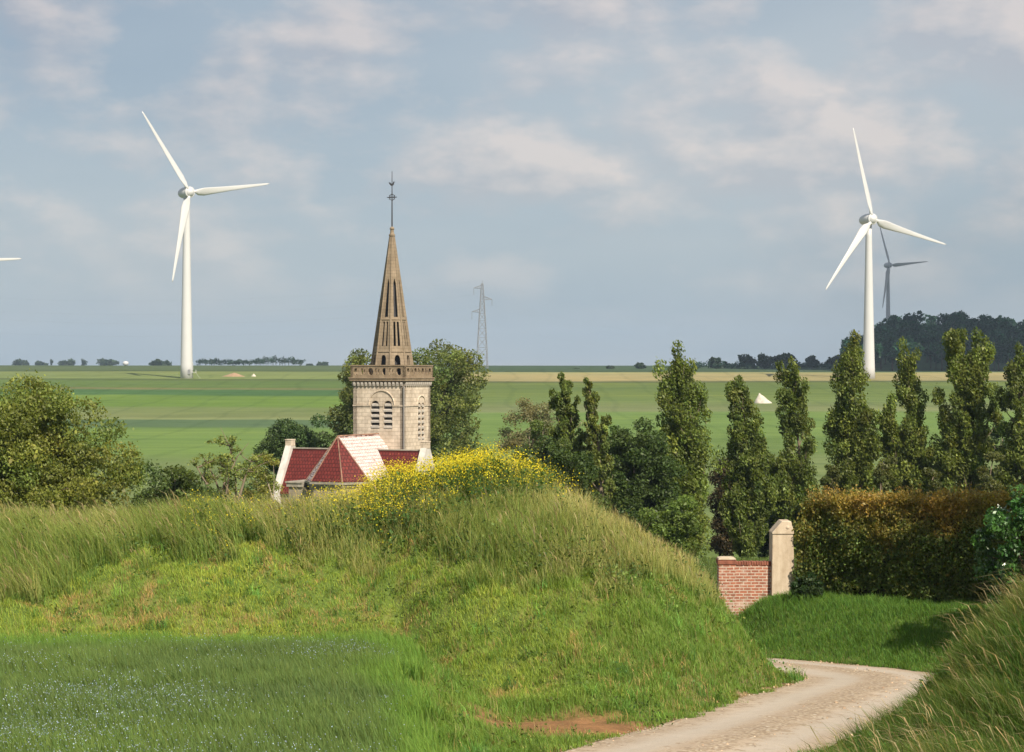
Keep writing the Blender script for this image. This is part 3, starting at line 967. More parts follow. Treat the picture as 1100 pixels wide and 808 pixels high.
def broadleaf(name, label, cat, px, d, top_y, halfw, col, leaf=.3, nleaf=6000, nclump=70, crad=.2, base_frac=.2, depth=None, lean=0.0, bark='bark',
              group=None, shape=.5, limbs=9, sparse=0.0, bottom=None, up=None, yel=.10, gz=None, trunk_r=None, core=.55):
    """tree standing d away: crown of leaf clumps on limbs, tapered trunk"""
    global rng
    rng = np.random.default_rng(int(px * 37 + d * 11 + top_y * 3 + SEED))
    x = X(px, d); z0 = tz(x, d) if gz is None else gz
    H = (404 - top_y) / F * d - z0
    rx = halfw / F * d * 1.08
    ry = depth or rx
    zb = H * base_frac
    root = empty(name, (x, d, z0), 0)
    tag(root, label, cat, group)
    zc = zb + (H - zb) * shape; 
    cen = []
    while len(cen) < nclump:
        v = unit(rng.normal(size=(1, 3)))[0] * (rng.random() ** (1 / 2.2))
        lump = .80 + .28 * math.sin(3.1 * math.atan2(v[1], v[0]) + px) * math.cos(2.3 * v[2] + d)
        hz = (H - zc) if v[2] > 0 else (zc - zb)
        q = np.array([v[0] * rx * lump, v[1] * ry * lump, zc + v[2] * hz * .92])
        q[0] += lean * (q[2] / H)
        if sparse and rng.random() < sparse * .5: continue
        cen.append(q)
    cen = np.array(cen)
    rad = rng.uniform(.6, 1.35, nclump) * crad * rx
    v, c = crown_arrays(cen, rad, 3.0 * nleaf / nclump, leaf * .68, np.array(col) * np.array([1.5, 1.3, 1.15]), .75, up, yel=yel * .5, core=core)
    link('crown', bulk('crown', *as_quads(v, c)[:3], c), M['leaf'], root)
    tb = TB()
    tr = trunk_r or H * .018
    tip = np.array([lean * .6, 0, H * .80])
    path = limb_path((0, 0, -.3), tip, 0, 7)
    tb.tube(path, [tr * (1 - .8 * i / 6) for i in range(7)], 8)
    order = rng.permutation(nclump)[:limbs]
    for i in order:
        e = cen[i]
        h = np.clip(e[2] * rng.uniform(.45, .75), H * .12, H * .72)
        k = np.clip(h / (H * .80), 0, 1) * 6
        i0 = int(min(k, 5)); s = path[i0] + (path[i0 + 1] - path[i0]) * (k - i0)
        r0 = tr * (.55 - .4 * h / H)
        tb.tube(limb_path(s, e, .25), [r0, r0 * .8, r0 * .6, r0 * .4, r0 * .15], 5)
    tb.build('trunk', M[bark], root, smooth=True)
    return root


def poplar(label, px, d, top_y, halfw, group, lean=-.5, col=(.075, .112, .030), tops=((0, 1.0),), nleaf=9000, leaf=.30, base_frac=.05, bark='bark', bulge=.38, name='poplar_tree', gz=None, gap=0.0):
    """Lombardy poplar: steep limbs close to the stem, clumps along each limb, top bent by the wind"""
    global rng
    rng = np.random.default_rng(int(px * 37 + d * 11 + top_y * 3 + SEED))
    x = X(px, d); z0 = tz(x, d) if gz is None else gz
    H = (404 - top_y) / F * d - z0
    W = halfw / F * d * 1.07
    root = empty(name, (x, d, z0)); tag(root, label, 'poplar', group)
    tb = TB(); cen = []; rad = []
    for ti, (dx, fr) in enumerate(tops):
        h = H * fr; ox = dx / F * d
        def axis(t):
            return np.array([ox * min(1, t * 2.2) + lean * t ** 2.5 + .10 * W * math.sin(5 * t + px), .12 * W * math.sin(4 * t + ti), h * t])
        tr = H * .016 / len(tops) ** .3
        pth = [axis(t) for t in np.linspace(0, .97, 9)]
        pth[0][2] -= .3
        tb.tube(pth, [tr * (1 - .88 * i / 8) for i in range(9)], 7)
        nl = int(58 / len(tops) ** .5)
        for i in range(nl):
            t0 = base_frac + (.90 - base_frac) * (i + rng.random()) / nl
            wdt = W / len(tops) ** .55 * max(.33, (1 - abs((t0 - bulge) / (1 - bulge if t0 > bulge else bulge)) ** 2.4 * (.80 if t0 > bulge else .22)))
            wdt *= rng.uniform(.62, 1.15)
            th = rng.uniform(0, 2 * math.pi)
            up = wdt * rng.uniform(1.1, 2.3)
            a = axis(t0)
            b = a + np.array([math.cos(th) * wdt, math.sin(th) * wdt, up])
            b[0] -= .10 * up
            b[2] = min(b[2], h * 1.0)
            m1 = a + (b - a) * .5; m1[:2] += (b - a)[:2] * .22
            pts = [a, m1, b]
            r0 = tr * .38 * (1 - .6 * t0)
            tb.tube(pts, [r0, r0 * .7, r0 * .2], 5, False)
            ns = 4
            for k in range(ns):
                s = .35 + .68 * k / (ns - 1)
                p = a + (m1 - a) * (s / .5) if s < .5 else m1 + (b - m1) * ((s - .5) / .5)
                if rng.random() < gap + .04: continue
                cen.append(p + rng.normal(0, .10 * W, 3)); rad.append(W * rng.uniform(.17, .34) * (1.05 - .35 * t0))
        for t in np.linspace(.86, 1.0, 5):
            cen.append(axis(t) + rng.normal(0, .07 * W, 3)); rad.append(W * .20)
    cen = np.array(cen); rad = np.array(rad)
    v, c = crown_arrays(cen, rad, 5.2 * nleaf / len(cen), leaf * .72, np.array(col) * np.array([1.72, 1.50, 1.15]), 1.45, (-.35, 0, .8), cvar=.30, yel=.05, core=.45, aspect=.48)
    link('crown', bulk('crown', *as_quads(v, c)[:3], c), M['leaf'], root)
    tb.build('trunk', M[bark], root, smooth=True)
    return root


def build_trees():
    G = 'trees in the hollow around the church'
    broadleaf('willow_tree', 'large rounded yellow green bushy tree filling the left edge of the photo', 'tree', 30, 84, 404, 104, (.115, .155, .036), leaf=.19, nleaf=40000, nclump=260, crad=.17, base_frac=.02, limbs=14, group=G, shape=.42, depth=4.0, yel=.13, up=(-.2, 0, .5))
    broadleaf('shrub', 'low dark green shrub between the bushy tree and the thin twiggy tree', 'shrub', 188, 92, 487, 66, (.055, .095, .025), leaf=.20, nleaf=14000, nclump=130, crad=.2, base_frac=.0, limbs=6, group=G, shape=.4, depth=2.2)
    # thin tree: bare forked trunk, wisps of leaves
    x = X(243, 105); z0 = tz(x, 105); H = (404 - 455) / F * 105 - z0
    root = empty('twiggy_tree', (x, 105, z0)); tag(root, 'thin half bare tree with forked pale trunk and wisps of leaves left of the church', 'tree', G)
    tb = TB(); cen = []
    stems = [((0, 0, -.3), (-.35, .2, H * .97)), ((.2, 0, -.3), (1.3, -.2, H * .86)), ((-.1, 0, H * .3), (-1.5, .3, H * .78)), ((-.15, .1, H * .5), (.5, .4, H * .9)), ((.6, 0, H * .4), (1.5, .3, H * .78)), ((-.5, .1, H * .42), (-1.9, 0, H * .74))]
    for a, b in stems:
        pth = limb_path(a, b, .12, 6); tb.tube(pth, [.10, .085, .065, .05, .03, .01], 6)
        for k in range(9):
            t = rng.uniform(.4, 1); p = pth[min(int(t * 5), 4)]
            e = p + np.array([rng.normal(0, .55), rng.normal(0, .4), rng.uniform(.0, .7)])
            tb.tube([p, (p + e) / 2 + rng.normal(0, .05, 3), e], [.035, .025, .008], 4, False)
            cen.append(e); cen.append((p + e) / 2 + rng.normal(0, .2, 3))
    cen = np.array(cen)
    v, c = crown_arrays(cen, rng.uniform(.18, .45, len(cen)), 34, .13, (.20, .24, .06), .6, yel=.06, core=.1)
    link('crown', bulk('crown', *as_quads(v, c)[:3], c), M['leaf'], root)
    tb.build('trunk', M['bark'], root, smooth=True)
    broadleaf('leafy_tree', 'dark green dense tree standing just left of the church', 'tree', 318, 190, 432, 50, (.042, .078, .026), leaf=.36, nleaf=13000, nclump=120, crad=.22, base_frac=.08, limbs=8, group=G, shape=.5)
    broadleaf('leafy_tree', 'pale yellow green bush between the thin tree and the dark tree left of the church', 'tree', 282, 118, 478, 26, (.14, .17, .04), leaf=.17, nleaf=2600, nclump=40, crad=.30, base_frac=.05, limbs=9, group=G, shape=.55, bark='pale_bark', core=.2)
    broadleaf('leafy_tree', 'tall loose crowned tree rising behind the church tower', 'tree', 462, 232, 362, 80, (.092, .128, .036), leaf=.42, nleaf=14000, nclump=150, crad=.15, base_frac=.22, limbs=18, group=G, shape=.55, bark='dark_bark', trunk_r=.42, lean=-.6)
    broadleaf('leafy_tree', 'dull olive tree at the left side of the church tower', 'tree', 386, 222, 368, 30, (.088, .122, .036), leaf=.40, nleaf=11000, nclump=130, crad=.32, base_frac=.22, limbs=8, group=G, shape=.5, bark='dark_bark', trunk_r=.3)
    broadleaf('willow_tree', 'grey green willow with fine foliage behind the crest of the bank', 'tree', 575, 165, 420, 50, (.125, .140, .075), leaf=.26, nleaf=9000, nclump=80, crad=.2, base_frac=.1, limbs=10, group=G, shape=.5, core=.2)
    broadleaf('leafy_tree', 'round dark tree in front of the grey green willow', 'tree', 590, 140, 446, 42, (.055, .092, .026), leaf=.27, nleaf=8500, nclump=70, crad=.24, base_frac=.08, limbs=8, group=G, shape=.5)
    broadleaf('leafy_tree', 'broad dark green tree between the twin thin poplars and the tall poplar', 'tree', 682, 132, 448, 52, (.045, .082, .024), leaf=.26, nleaf=20000, nclump=190, crad=.2, base_frac=.02, limbs=10, group=G, shape=.5)
    broadleaf('leafy_tree', 'dark green tree behind the right hand thin poplar, left of the broad dark tree', 'tree', 655, 146, 452, 38, (.045, .080, .024), leaf=.28, nleaf=9000, nclump=100, crad=.24, base_frac=.02, limbs=8, group=G, shape=.5)
    broadleaf('leafy_tree', 'dark tree behind the left side of the largest middle poplar', 'tree', 708, 150, 470, 34, (.050, .085, .026), leaf=.28, nleaf=8000, nclump=90, crad=.24, base_frac=.02, limbs=8, group=G, shape=.5)
    broadleaf('leafy_tree', 'deep green bushy tree just right of the yellow flowers, below the twin thin poplars', 'tree', 604, 120, 468, 46, (.050, .088, .025), leaf=.24, nleaf=10000, nclump=110, crad=.22, base_frac=.02, limbs=8, group=G, shape=.5)
    broadleaf('shrub', 'bright leafy shrub at the foot of the tallest middle poplar', 'shrub', 722, 118, 528, 34, (.075, .125, .028), leaf=.24, nleaf=5500, nclump=56, crad=.26, base_frac=.0, limbs=5, group=G, shape=.45)
    broadleaf('copper_tree', 'small dark reddish leaved tree between two poplars', 'tree', 779, 150, 492, 15, (.048, .044, .024), leaf=.26, nleaf=5200, nclump=60, crad=.62, base_frac=.02, limbs=6, group=G, shape=.5, bark='pale_bark', trunk_r=.16)
    broadleaf('leafy_tree', 'dark bluish green tree low behind the pale gate pillar', 'tree', 832, 150, 515, 24, (.035, .066, .042), leaf=.24, nleaf=4500, nclump=50, crad=.3, base_frac=.0, limbs=5, group=G, shape=.45)
    for x, y, tp, lab in ((19.5, 46.7, 9.7, 'tree just beyond the right edge of the photo, shading the foot of the hedge'),):
        broadleaf('leafy_tree', lab, 'tree', 550 + F * x / y, y, 404 - F * tp / y, F * 3.2 / y, (.06, .10, .03), leaf=.24, nleaf=9000, nclump=150, crad=.27, base_frac=.26, limbs=9, shape=.5)
    PG = 'wind bent poplars in a row beyond the lane'
    poplar('left hand one of the twin thin poplars above the yellow flowers', 616, 130, 404, 17, PG, lean=-.7, nleaf=6000, leaf=.26, col=(.070, .105, .030))
    poplar('right hand one of the twin thin poplars with its stem showing', 646, 128, 409, 14, PG, lean=-.9, nleaf=4200, leaf=.26, col=(.080, .112, .034), gap=.25)
    poplar('largest middle poplar with ragged top and leafy skirt, left of the lime heap', 737, 135, 379, 35, PG, lean=-.7, nleaf=13500, leaf=.29, tops=((0, 1), (12, .84), (-8, .62)), col=(.078, .118, .030))
    poplar('slender poplar standing just left of the white heap', 803, 135, 407, 24, PG, lean=-.5, nleaf=9500, leaf=.28, tops=((0, 1), (10, .60)), col=(.070, .105, .030))
    poplar('narrow poplar behind the left end of the hedge, right of the white heap', 861, 138, 390, 24, PG, lean=-.6, nleaf=8500, leaf=.28, tops=((0, 1), (-14, .55)), col=(.072, .108, .030))
    poplar('poplar whose tip covers the foot of the right white turbine', 920, 140, 363, 29, PG, lean=-.5, nleaf=12000, leaf=.29, tops=((0, 1), (8, .72)), col=(.076, .110, .030))
    poplar('poplar with a shorter side top on its left, above the middle of the hedge', 979, 140, 371, 28, PG, lean=-.4, nleaf=11500, leaf=.29, tops=((0, 1), (-17, .74), (12, .6)), col=(.078, .112, .030))
    poplar('broad double topped poplar above the right part of the hedge', 1040, 138, 357, 30, PG, lean=-.5, nleaf=13000, leaf=.29, tops=((-6, 1), (13, .98)), col=(.078, .112, .030))
    poplar('poplar cut by the right edge of the photo', 1096, 134, 375, 24, PG, lean=-.3, nleaf=9000, leaf=.29, tops=((0, 1), (12, .8)), col=(.072, .106, .030))
    broadleaf('leafy_tree', 'dark tree filling the gap left of the last poplar', 'tree', 1077, 165, 428, 17, (.034, .062, .024), leaf=.28, nleaf=4500, nclump=50, crad=.36, base_frac=.02, limbs=5, group=G, shape=.5)
    for px, ty, hw, lab in ((949, 470, 14, 'olive shrub rising above the hedge left of the side topped poplar'), (1003, 486, 16, 'olive shrub above the hedge left of the double topped poplar'),
                            (1066, 470, 18, 'olive shrub above the right end of the hedge'), (893, 482, 13, 'small dark shrub above the left half of the hedge')):
        broadleaf('shrub', lab, 'shrub', px, 118, ty, hw, (.070, .092, .030), leaf=.22, nleaf=2600, nclump=32, crad=.35, base_frac=0, limbs=4, group=G, shape=.5)


def build_far_trees():
    G = 'small far trees along the horizon'
    def ft(px, d, top, hw, label, col=(.026, .050, .030), n=420, nc=22, base=.1, group=G, gz=None):
        broadleaf('distant_tree', label, 'tree', px, d, top, hw, col, leaf=hw / F * d * .34, nleaf=n, nclump=nc, crad=.36, base_frac=base, limbs=3, group=group, bark='dark_bark', shape=.5, gz=gz)
    D = 2400
    ft(23, D, 388.5, 9, 'flat crowned far tree nearest the left edge on the horizon')
    ft(44, D, 389, 7, 'second low far tree from the left edge on the horizon')
    ft(55, D, 386, 2.6, 'slim dark far tree between two round ones on the left horizon')
    ft(72, D, 388, 9, 'round far tree right of the slim dark tree on the left horizon')
    ft(90, D, 386, 3.4, 'pointed far tree standing alone left of the rounded pair on the left horizon')
    ft(114, D, 387, 10, 'rounded far tree just left of the white water tower')
    ft(172, 1900, 389.5, 11, 'low far tree just left of the left turbine')
    ft(345, 1900, 391, 8, 'low far tree at the right end of the left horizon wood')
    ft(333, 1900, 391.5, 4, 'tiny far tree beside the right end of the left horizon wood')
    G2 = 'trees on the dark ridge between the church and the right wood'
    d = 1130
    ft(619, d, 397.5, 4, 'small dark bush furthest left on the shaded ridge', group=G2)
    ft(656, d, 394, 5, 'dark bush on the shaded ridge above the thin poplars', group=G2)
    ft(687, d, 391, 7, 'larger dark bush on the shaded ridge left of the tall poplar', group=G2)
    for px, top, hw, lab in ((768, 385, 9, 'dark round tree on the ridge just right of the tall poplar'), (780, 389, 4, 'short dark tree beside the round ridge tree'),
                             (803, 380, 10, 'tallest round tree of the ridge group, standing at its left'), (821, 380, 8, 'pale gapped tree second in the ridge group'),
                             (835, 382, 9, 'third dark tree of the ridge group'), (846, 380, 10, 'wide dark tree closing the ridge group on the right'),
                             (872, 383, 7, 'lone dark tree between the ridge group and the wood'), (891, 384, 6, 'dark tree on the ridge beside the wood'), (901, 381, 8, 'dark tree touching the left end of the wood')):
        ft(px, d + rng.uniform(-30, 40), top, hw, lab, n=700, nc=30, base=.12, group=G2)
    # woods: one mass each
    def wood(label, n, place, col, name='far_wood', leafn=150):
        parts = []; tb = TB()
        for i in range(n):
            x, y, h, r = place(i)
            z = tz(x, y)
            nc = 12
            v = unit(rng.normal(size=(nc, 3))) * rng.uniform(.4, .8, (nc, 1)) * np.array([r, r, h * .40]) + np.array([x, y, z + h * .56])
            lv, lc = crown_arrays(v, rng.uniform(.34, .55, nc) * r, leafn / nc, r * .30, np.array(col) * rng.uniform(.75, 1.25), .8, yel=.06)
            parts.append(as_quads(lv, lc))
            tb.tube([(x, y, z - .5), (x, y, z + h * .6)], [h * .02, h * .012], 5)
        j = join(parts)
        me = bulk(name, *j[:3], j[3])
        o = link(name, me, M['leaf']); tag(o, label, 'wood', kind='stuff')
        t = tb.build('trunks', M['dark_bark'], o)
        t['kind'] = 'stuff'
    def pr(i):
        d = 1010 + 520 * rng.random() ** 1.4
        x = X(rng.uniform(908, 1330), d)
        lim = X(908 + 10 * rng.random(), d)
        x = max(x, lim)
        edge = (x / d * F + 550 - 908)
        return x, d, (16 + 9 * rng.random()) * (.82 + .18 * min(1, edge / 28)), rng.uniform(5.0, 8.0)
    wood('dark broad wood on rising ground behind the right turbine', 300, pr, (.020, .066, .034), leafn=420)
    def ph(i):
        px = 742 + 166 * (i + rng.random()) / 60; d = 1120 + 40 * rng.random()
        return X(px, d), d, rng.uniform(2.6, 5.2), rng.uniform(2.2, 3.6)
    wood('low dark hedgerow linking the trees on the ridge left of the wood', 60, ph, (.020, .058, .034), leafn=90, name='far_hedgerow')
    def pl(i):
        d = 1500 + 90 * rng.random(); px = 213 + 112 * (i + rng.random()) / 42
        hump = 1.0 + .5 * math.exp(-((px - 295) / 18) ** 2)
        return X(px, d), d, rng.uniform(4.6, 6.2) * hump, rng.uniform(3, 4.4)
    wood('thin dark strip of wood on the horizon right of the left turbine', 42, pl, (.030, .062, .042), leafn=110)


# ------------------------------------------------------------------ hedge, bush, walls
def build_hedge():
    a = np.array([9.80, 60.2]); b = np.array([16.9, 51.4])
    L = np.linalg.norm(b - a); t = (b - a) / L
    nrm = np.array([t[1], -t[0]])                 # towards the lane
    if nrm[0] > 0: nrm = -nrm
    mid = a
    root = empty('hedge', (a[0], a[1], tz(a[0], a[1]))); tag(root, 'clipped hedge with coppery young leaves and painted sun along the top beside the lane', 'hedge')
    th = .75
    def top(s):
        y = a[1] + t[1] * s
        return -(538.5 - 404) / F * y + .10 * (vnoise(np.array(s * 1.1), np.array(2.0), 5) - .5)
    # woody inside
    tb = TB(); k = 24
    o = np.array(root.location)
    ring = []
    for i in range(k + 1):
        s = L * i / k; p = a + t * s; zt = float(top(s)) - .40; zb = tz(p[0], p[1]) - .1
        sec = []
        for u, z in ((-th * .72, zb), (-th * .62, zt - .3), (-th * .3, zt), (th * .3, zt), (th * .62, zt - .3), (th * .72, zb)):
            q = p - nrm * u
            sec.append(np.array([q[0], q[1], z]) - o)
        ring.append(sec)
    for i in range(k):
        for j in range(5):
            tb.poly([ring[i][j], ring[i][j + 1], ring[i + 1][j + 1], ring[i + 1][j]])
    tb.poly(ring[0]); tb.poly(ring[-1][::-1])
    tb.build('branches', mat_bark('twigs', (.018, .016, .010), (.05, .042, .025), 20), root)
    # leaves over both faces, ends and top
    n = 86000
    s = rng.uniform(-.1, L + .1, n)
    side = rng.random(n)
    p = a + t * s[:, None]
    zt = np.array([float(top(q)) for q in np.linspace(0, L, 60)]); zt = np.interp(s, np.linspace(0, L, 60), zt)
    zg = terrain(p[:, 0], p[:, 1])
    w = rng.random(n)
    hgt = np.where(side < .22, 1 - .10 * rng.random(n), w)           # fraction of height
    u = np.where(side < .22, rng.uniform(-th * .8, th * .8, n), np.where(side < .80, -1, 1) * th * (1.05 - .50 * hgt ** 2.6))
    end = side > .94
    s = np.where(end, rng.normal(0, .08, n), s); u = np.where(end, rng.uniform(-th, th, n), u); hgt = np.where(end, w, hgt)
    p = a + t * s[:, None]
    q = p - nrm * u[:, None] * -1 * -1
    zt = np.interp(s, np.linspace(0, L, 60), np.array([float(top(k_)) for k_ in np.linspace(0, L, 60)]))
    zg = terrain(p[:, 0], p[:, 1]) + .05 + .35 * vnoise(s * 2.5, s * 0, 23)
    z = zg + (zt - zg) * hgt
    bump_ = .42 * (fbm(s * 1.3, z * 1.5 + u, 5) - .5) + .16 * (fbm(s * 4, z * 5, 6) - .5)
    q = q + nrm * (np.sign(-u) * bump_)[:, None]
    c = np.stack([q[:, 0], q[:, 1], z], 1) + rng.normal(0, .055, (n, 3)) + np.where((side < .22)[:, None], np.abs(rng.normal(0, .12, (n, 1))) * np.array([[0, 0, 1.0]]), 0)
    young = np.clip((hgt - .50) * 1.9 + (fbm(s * 1.2, z * 2, 15) - .5) * 1.3, 0, 1)  # gold rises with height: new coppery leaves plus sunlight put into the colour
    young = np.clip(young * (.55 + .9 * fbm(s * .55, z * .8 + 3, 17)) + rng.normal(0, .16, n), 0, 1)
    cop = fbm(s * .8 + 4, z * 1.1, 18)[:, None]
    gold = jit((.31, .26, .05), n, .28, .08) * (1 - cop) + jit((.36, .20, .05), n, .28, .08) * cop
    low = jit((.095, .140, .032), n, .3, .1)  # lower leaf colour, darkened for the shade at the foot
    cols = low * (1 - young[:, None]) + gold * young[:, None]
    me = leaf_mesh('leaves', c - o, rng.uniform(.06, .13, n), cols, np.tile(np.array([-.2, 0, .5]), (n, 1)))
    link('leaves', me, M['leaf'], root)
    # whippy shoots above the last cut
    k = 900
    ss = rng.uniform(0, L, k); pp = a + t * ss[:, None] - nrm * rng.uniform(-th * .7, th * .7, k)[:, None]
    zz = np.interp(ss, np.linspace(0, L, 60), np.array([float(top(k_)) for k_ in np.linspace(0, L, 60)])) - .15
    sh = rng.uniform(.15, .55, k) * (.4 + vnoise(ss * 1.5, ss * 0, 29))
    ps = np.stack([pp[:, 0], pp[:, 1], zz], 1) - o
    ln = rng.normal(0, .16, (k, 2)) + np.array([-.12, 0])
    tc_ = jit((.22, .15, .05), k, .2, .1)
    b_ = blades(ps, sh + .1, np.full(k, .012), ln, tc_, tc_)
    idx = np.repeat(np.arange(k), 8); fr_ = rng.uniform(.25, 1, k * 8)
    cl = ps[idx] + np.concatenate([ln[idx], np.ones((k * 8, 1))], 1) * ((sh[idx] + .1) * fr_)[:, None] + rng.normal(0, .03, (k * 8, 3))
    v, c_ = leaf_arrays(cl, rng.uniform(.04, .085, k * 8), jit((.30, .21, .05), k * 8, .3, .12))
    jj = join([b_, as_quads(v, c_)])
    link('shoots', bulk('shoots', *jj), M['leaf'], root)
    # round laurel in front of the hedge's right end
    bx, by = X(1112, 48), 48.0
    z0 = tz(bx, by)
    root = empty('round_bush', (bx, by, z0)); tag(root, 'dark glossy round bush at the right edge in front of the hedge', 'bush')
    H = (404 - 516) / F * by - z0
    nc = 120
    v = unit(rng.normal(size=(nc, 3))) * rng.uniform(.72, .95, (nc, 1)) * np.array([1.55, 1.4, H * .46]) + np.array([0, 0, H * .52])
    lv, lc = crown_arrays(v, rng.uniform(.16, .34, nc), 120, .11, (.050, .125, .026), .8, yel=.08)
    link('crown', bulk('crown', *as_quads(lv, lc)[:3], lc), leafmat('laurel_leaf', .2, .3, .5), root)
    tb = TB(); tb.tube([(0, 0, -.2), (.02, 0, H * .5), (0, .05, H * .8)], [.10, .07, .02], 7)
    for i in range(10): tb.tube(limb_path((0, 0, H * .25), v[i] * .9, .2), [.05, .04, .03, .02, .01], 5)
    tb.build('trunk', M['dark_bark'], root)
    # ivy clump at the pillar's foot
    bx, by = X(868, 57.2), 57.2
    z0 = tz(bx, by)
    root = empty('shrub', (bx, by, z0)); tag(root, 'small dark shrub crowding the foot of the pale pillar', 'shrub')
    nc = 30
    v = unit(rng.normal(size=(nc, 3))) * rng.uniform(.5, .95, (nc, 1)) * np.array([.5, .4, .42]) + np.array([0, 0, .42])
    lv, lc = crown_arrays(v, rng.uniform(.10, .2, nc), 80, .085, (.035, .065, .02), .8, yel=.1)
    link('crown', bulk('crown', *as_quads(lv, lc)[:3], lc), M['leaf'], root)
    tb = TB(); tb.tube([(0, 0, -.2), (0, 0, .5)], [.03, .01], 5); tb.build('stem', M['dark_bark'], root)


def build_gate():
    # brick wall with its end pier
    d = 60.0
    x0, x1, xp = X(772, d), X(829, d), X(791, d)
    zb = -9.0
    zt_w = (404 - 604) / F * d; zt_p = (404 - 600) / F * d
    root = empty('brick_wall', (x0, d, zb)); tag(root, 'short red brick wall with a thicker end pier beside the pale pillar', 'wall')
    h = zt_w - zb
    tb = TB(); tb.box((xp - x0 - .02, .06, 0), (x1 - x0, .34, h - .11)); tb.build('wall', M['brick'], root, bevel=.008)
    tb = TB()
    n = 14; w = (x1 - xp) / n
    for i in range(n):
        j = rng.normal(0, .006, 3)
        tb.box((xp - x0 + i * w + .006, .035 + j[0], h - .108), (xp - x0 + (i + 1) * w - .006, .365 + j[1], h + .015 + j[2]))
    tb.build('coping', M['coping_brick'], root, bevel=.01)
    hp = zt_p - zb
    tb = TB(); tb.box((0, 0, 0), (xp - x0 - .024, .46, hp - .20)); tb.build('pier', M['brick'], root, bevel=.01)
    tb = TB(); tb.box((-.03, -.03, hp - .198), (xp - x0, .49, hp - .035))
    tb.build('pier_course', M['coping_brick'], root, bevel=.015)
    tb = TB(); tb.lathe([(.40, hp - .034), (.38, hp + .005), (.24, hp + .035), (.02, hp + .045)], ((xp - x0) / 2 - .015, .23, 0), 4, Matrix.Rotation(R(45), 3, 'Z'))
    tb.build('pier_cap', M['pillar'], root)
    tb = TB(); tb.box((.42, -.16, 0), (1.25, .058, (404 - 669) / F * d - zb)); tb.build('footing', M['pillar'], root, bevel=.03)
    # rendered pillar with a gabled cap
    d = 59.85
    x0, x1 = X(829.5, d), X(856.5, d); w = x1 - x0
    zs = (404 - 574) / F * d; zt = (404 - 560) / F * d; zb = -8.6
    root = empty('gate_pillar', ((x0 + x1) / 2, d, zb)); tag(root, 'pale sandy rendered pillar with pointed cap at the left end of the hedge', 'pillar')
    hs = zs - zb; ht = zt - zb
    tb = TB(); hw = w / 2
    b0 = []
    for z, k in ((0, 1.10), (hs * .5, 1.03), (hs, .98)):
        for sx_, sy_ in ((-1, 0), (1, 0), (1, 1), (-1, 1)):
            tb.v.append(np.array([(sx_ if sx_ < 0 else (1.06 if z == 0 else .86 if z < hs else .66)) * hw * (1 if sx_ > 0 else k) + (0.02 if z == 0 else 0), (sy_ - .0) * w * .92 - (.03 if sy_ == 0 and z == 0 else 0), z]))
    for i in range(2):
        for j in range(4): tb.f.append((i * 4 + j, i * 4 + (j + 1) % 4, i * 4 + 4 + (j + 1) % 4, i * 4 + 4 + j))
    tb.f.append((8, 9, 10, 11)); tb.f.append((3, 2, 1, 0))
    tb.build('shaft', M['pillar'], root, bevel=.02)
    tb = TB()
    y0, y1 = -.03, w * .95
    pr = [(-hw * 1.02, hs + .003), (hw * .72, hs + .003), (hw * .72, hs + .09), (hw * .50, ht), (-hw * .22, ht), (-hw * 1.02, hs + .05)]
    b0 = 0
    for y in (y0, y1):
        for x, z in pr: tb.v.append(np.array([x, y, z]))
    k = len(pr)
    for j in range(k): tb.f.append((j, (j + 1) % k, k + (j + 1) % k, k + j))
    tb.f.append(tuple(range(k))[::-1]); tb.f.append(tuple(range(k, 2 * k)))
    cap = tb.build('cap', M['pillar'], root, bevel=.02)
    tb = TB(); tb.lathe([(.001, -.05), (.07, -.045), (.095, -.02), (.06, 0.0), (.03, .02)], (hw * .22, y0 - .002, hs + .22), 12, Matrix.Rotation(R(90), 3, 'X'))
    tb.build('boss', M['pillar'], cap, smooth=True)


M['coping_brick'] = mat_paint('coping_brick', (.30, .11, .07), .5, .9, 7)


# ------------------------------------------------------------------ church
def panel(fn, s_end, t_end, openings, name, mat, parent, thick, nsl=8):
    """a wall pierced by openings. fn(s, t) -> point; openings: (s0, s1, lo(s), hi(s))"""
    cuts = {0.0, s_end}
    for s0, s1, lo, hi in openings:
        for i in range(nsl + 1): cuts.add(round(s0 + (s1 - s0) * i / nsl, 5))
    cuts = sorted(cuts)
    bm = bmesh.new()
    def quad(sa, sb, la, lb, ha, hb):
        vs = []
        for s, t in ((sa, la), (sb, lb), (sb, hb), (sa, ha)):
            vs.append(bm.verts.new(fn(s, t)))
        try: bm.faces.new(vs)
        except ValueError: pass
    for sa, sb in zip(cuts[:-1], cuts[1:]):
        if sb - sa < 1e-5: continue
        m = (sa + sb) / 2
        ops = sorted([o for o in openings if o[0] < m < o[1]], key=lambda o: o[2](m))
        la = lb = 0.0
        for o in ops:
            ha, hb = o[2](sa), o[2](sb)
            if ha - la > 1e-4 or hb - lb > 1e-4: quad(sa, sb, la, lb, ha, hb)
            la, lb = o[3](sa), o[3](sb)
        if t_end - la > 1e-4: quad(sa, sb, la, lb, t_end, t_end)
    bmesh.ops.remove_doubles(bm, verts=bm.verts, dist=1e-4)
    me = bpy.data.meshes.new(name); bm.to_mesh(me); bm.free()
    o = link(name, me, mat, parent)
    sm = o.modifiers.new('thickness', 'SOLIDIFY'); sm.thickness = thick; sm.offset = -1
    return o


def arch(s0, s1, lo, spring):
    c = (s0 + s1) / 2; r = (s1 - s0) / 2
    return (s0, s1, lambda s: lo, lambda s: spring + math.sqrt(max(r * r - (s - c) ** 2, 0)))


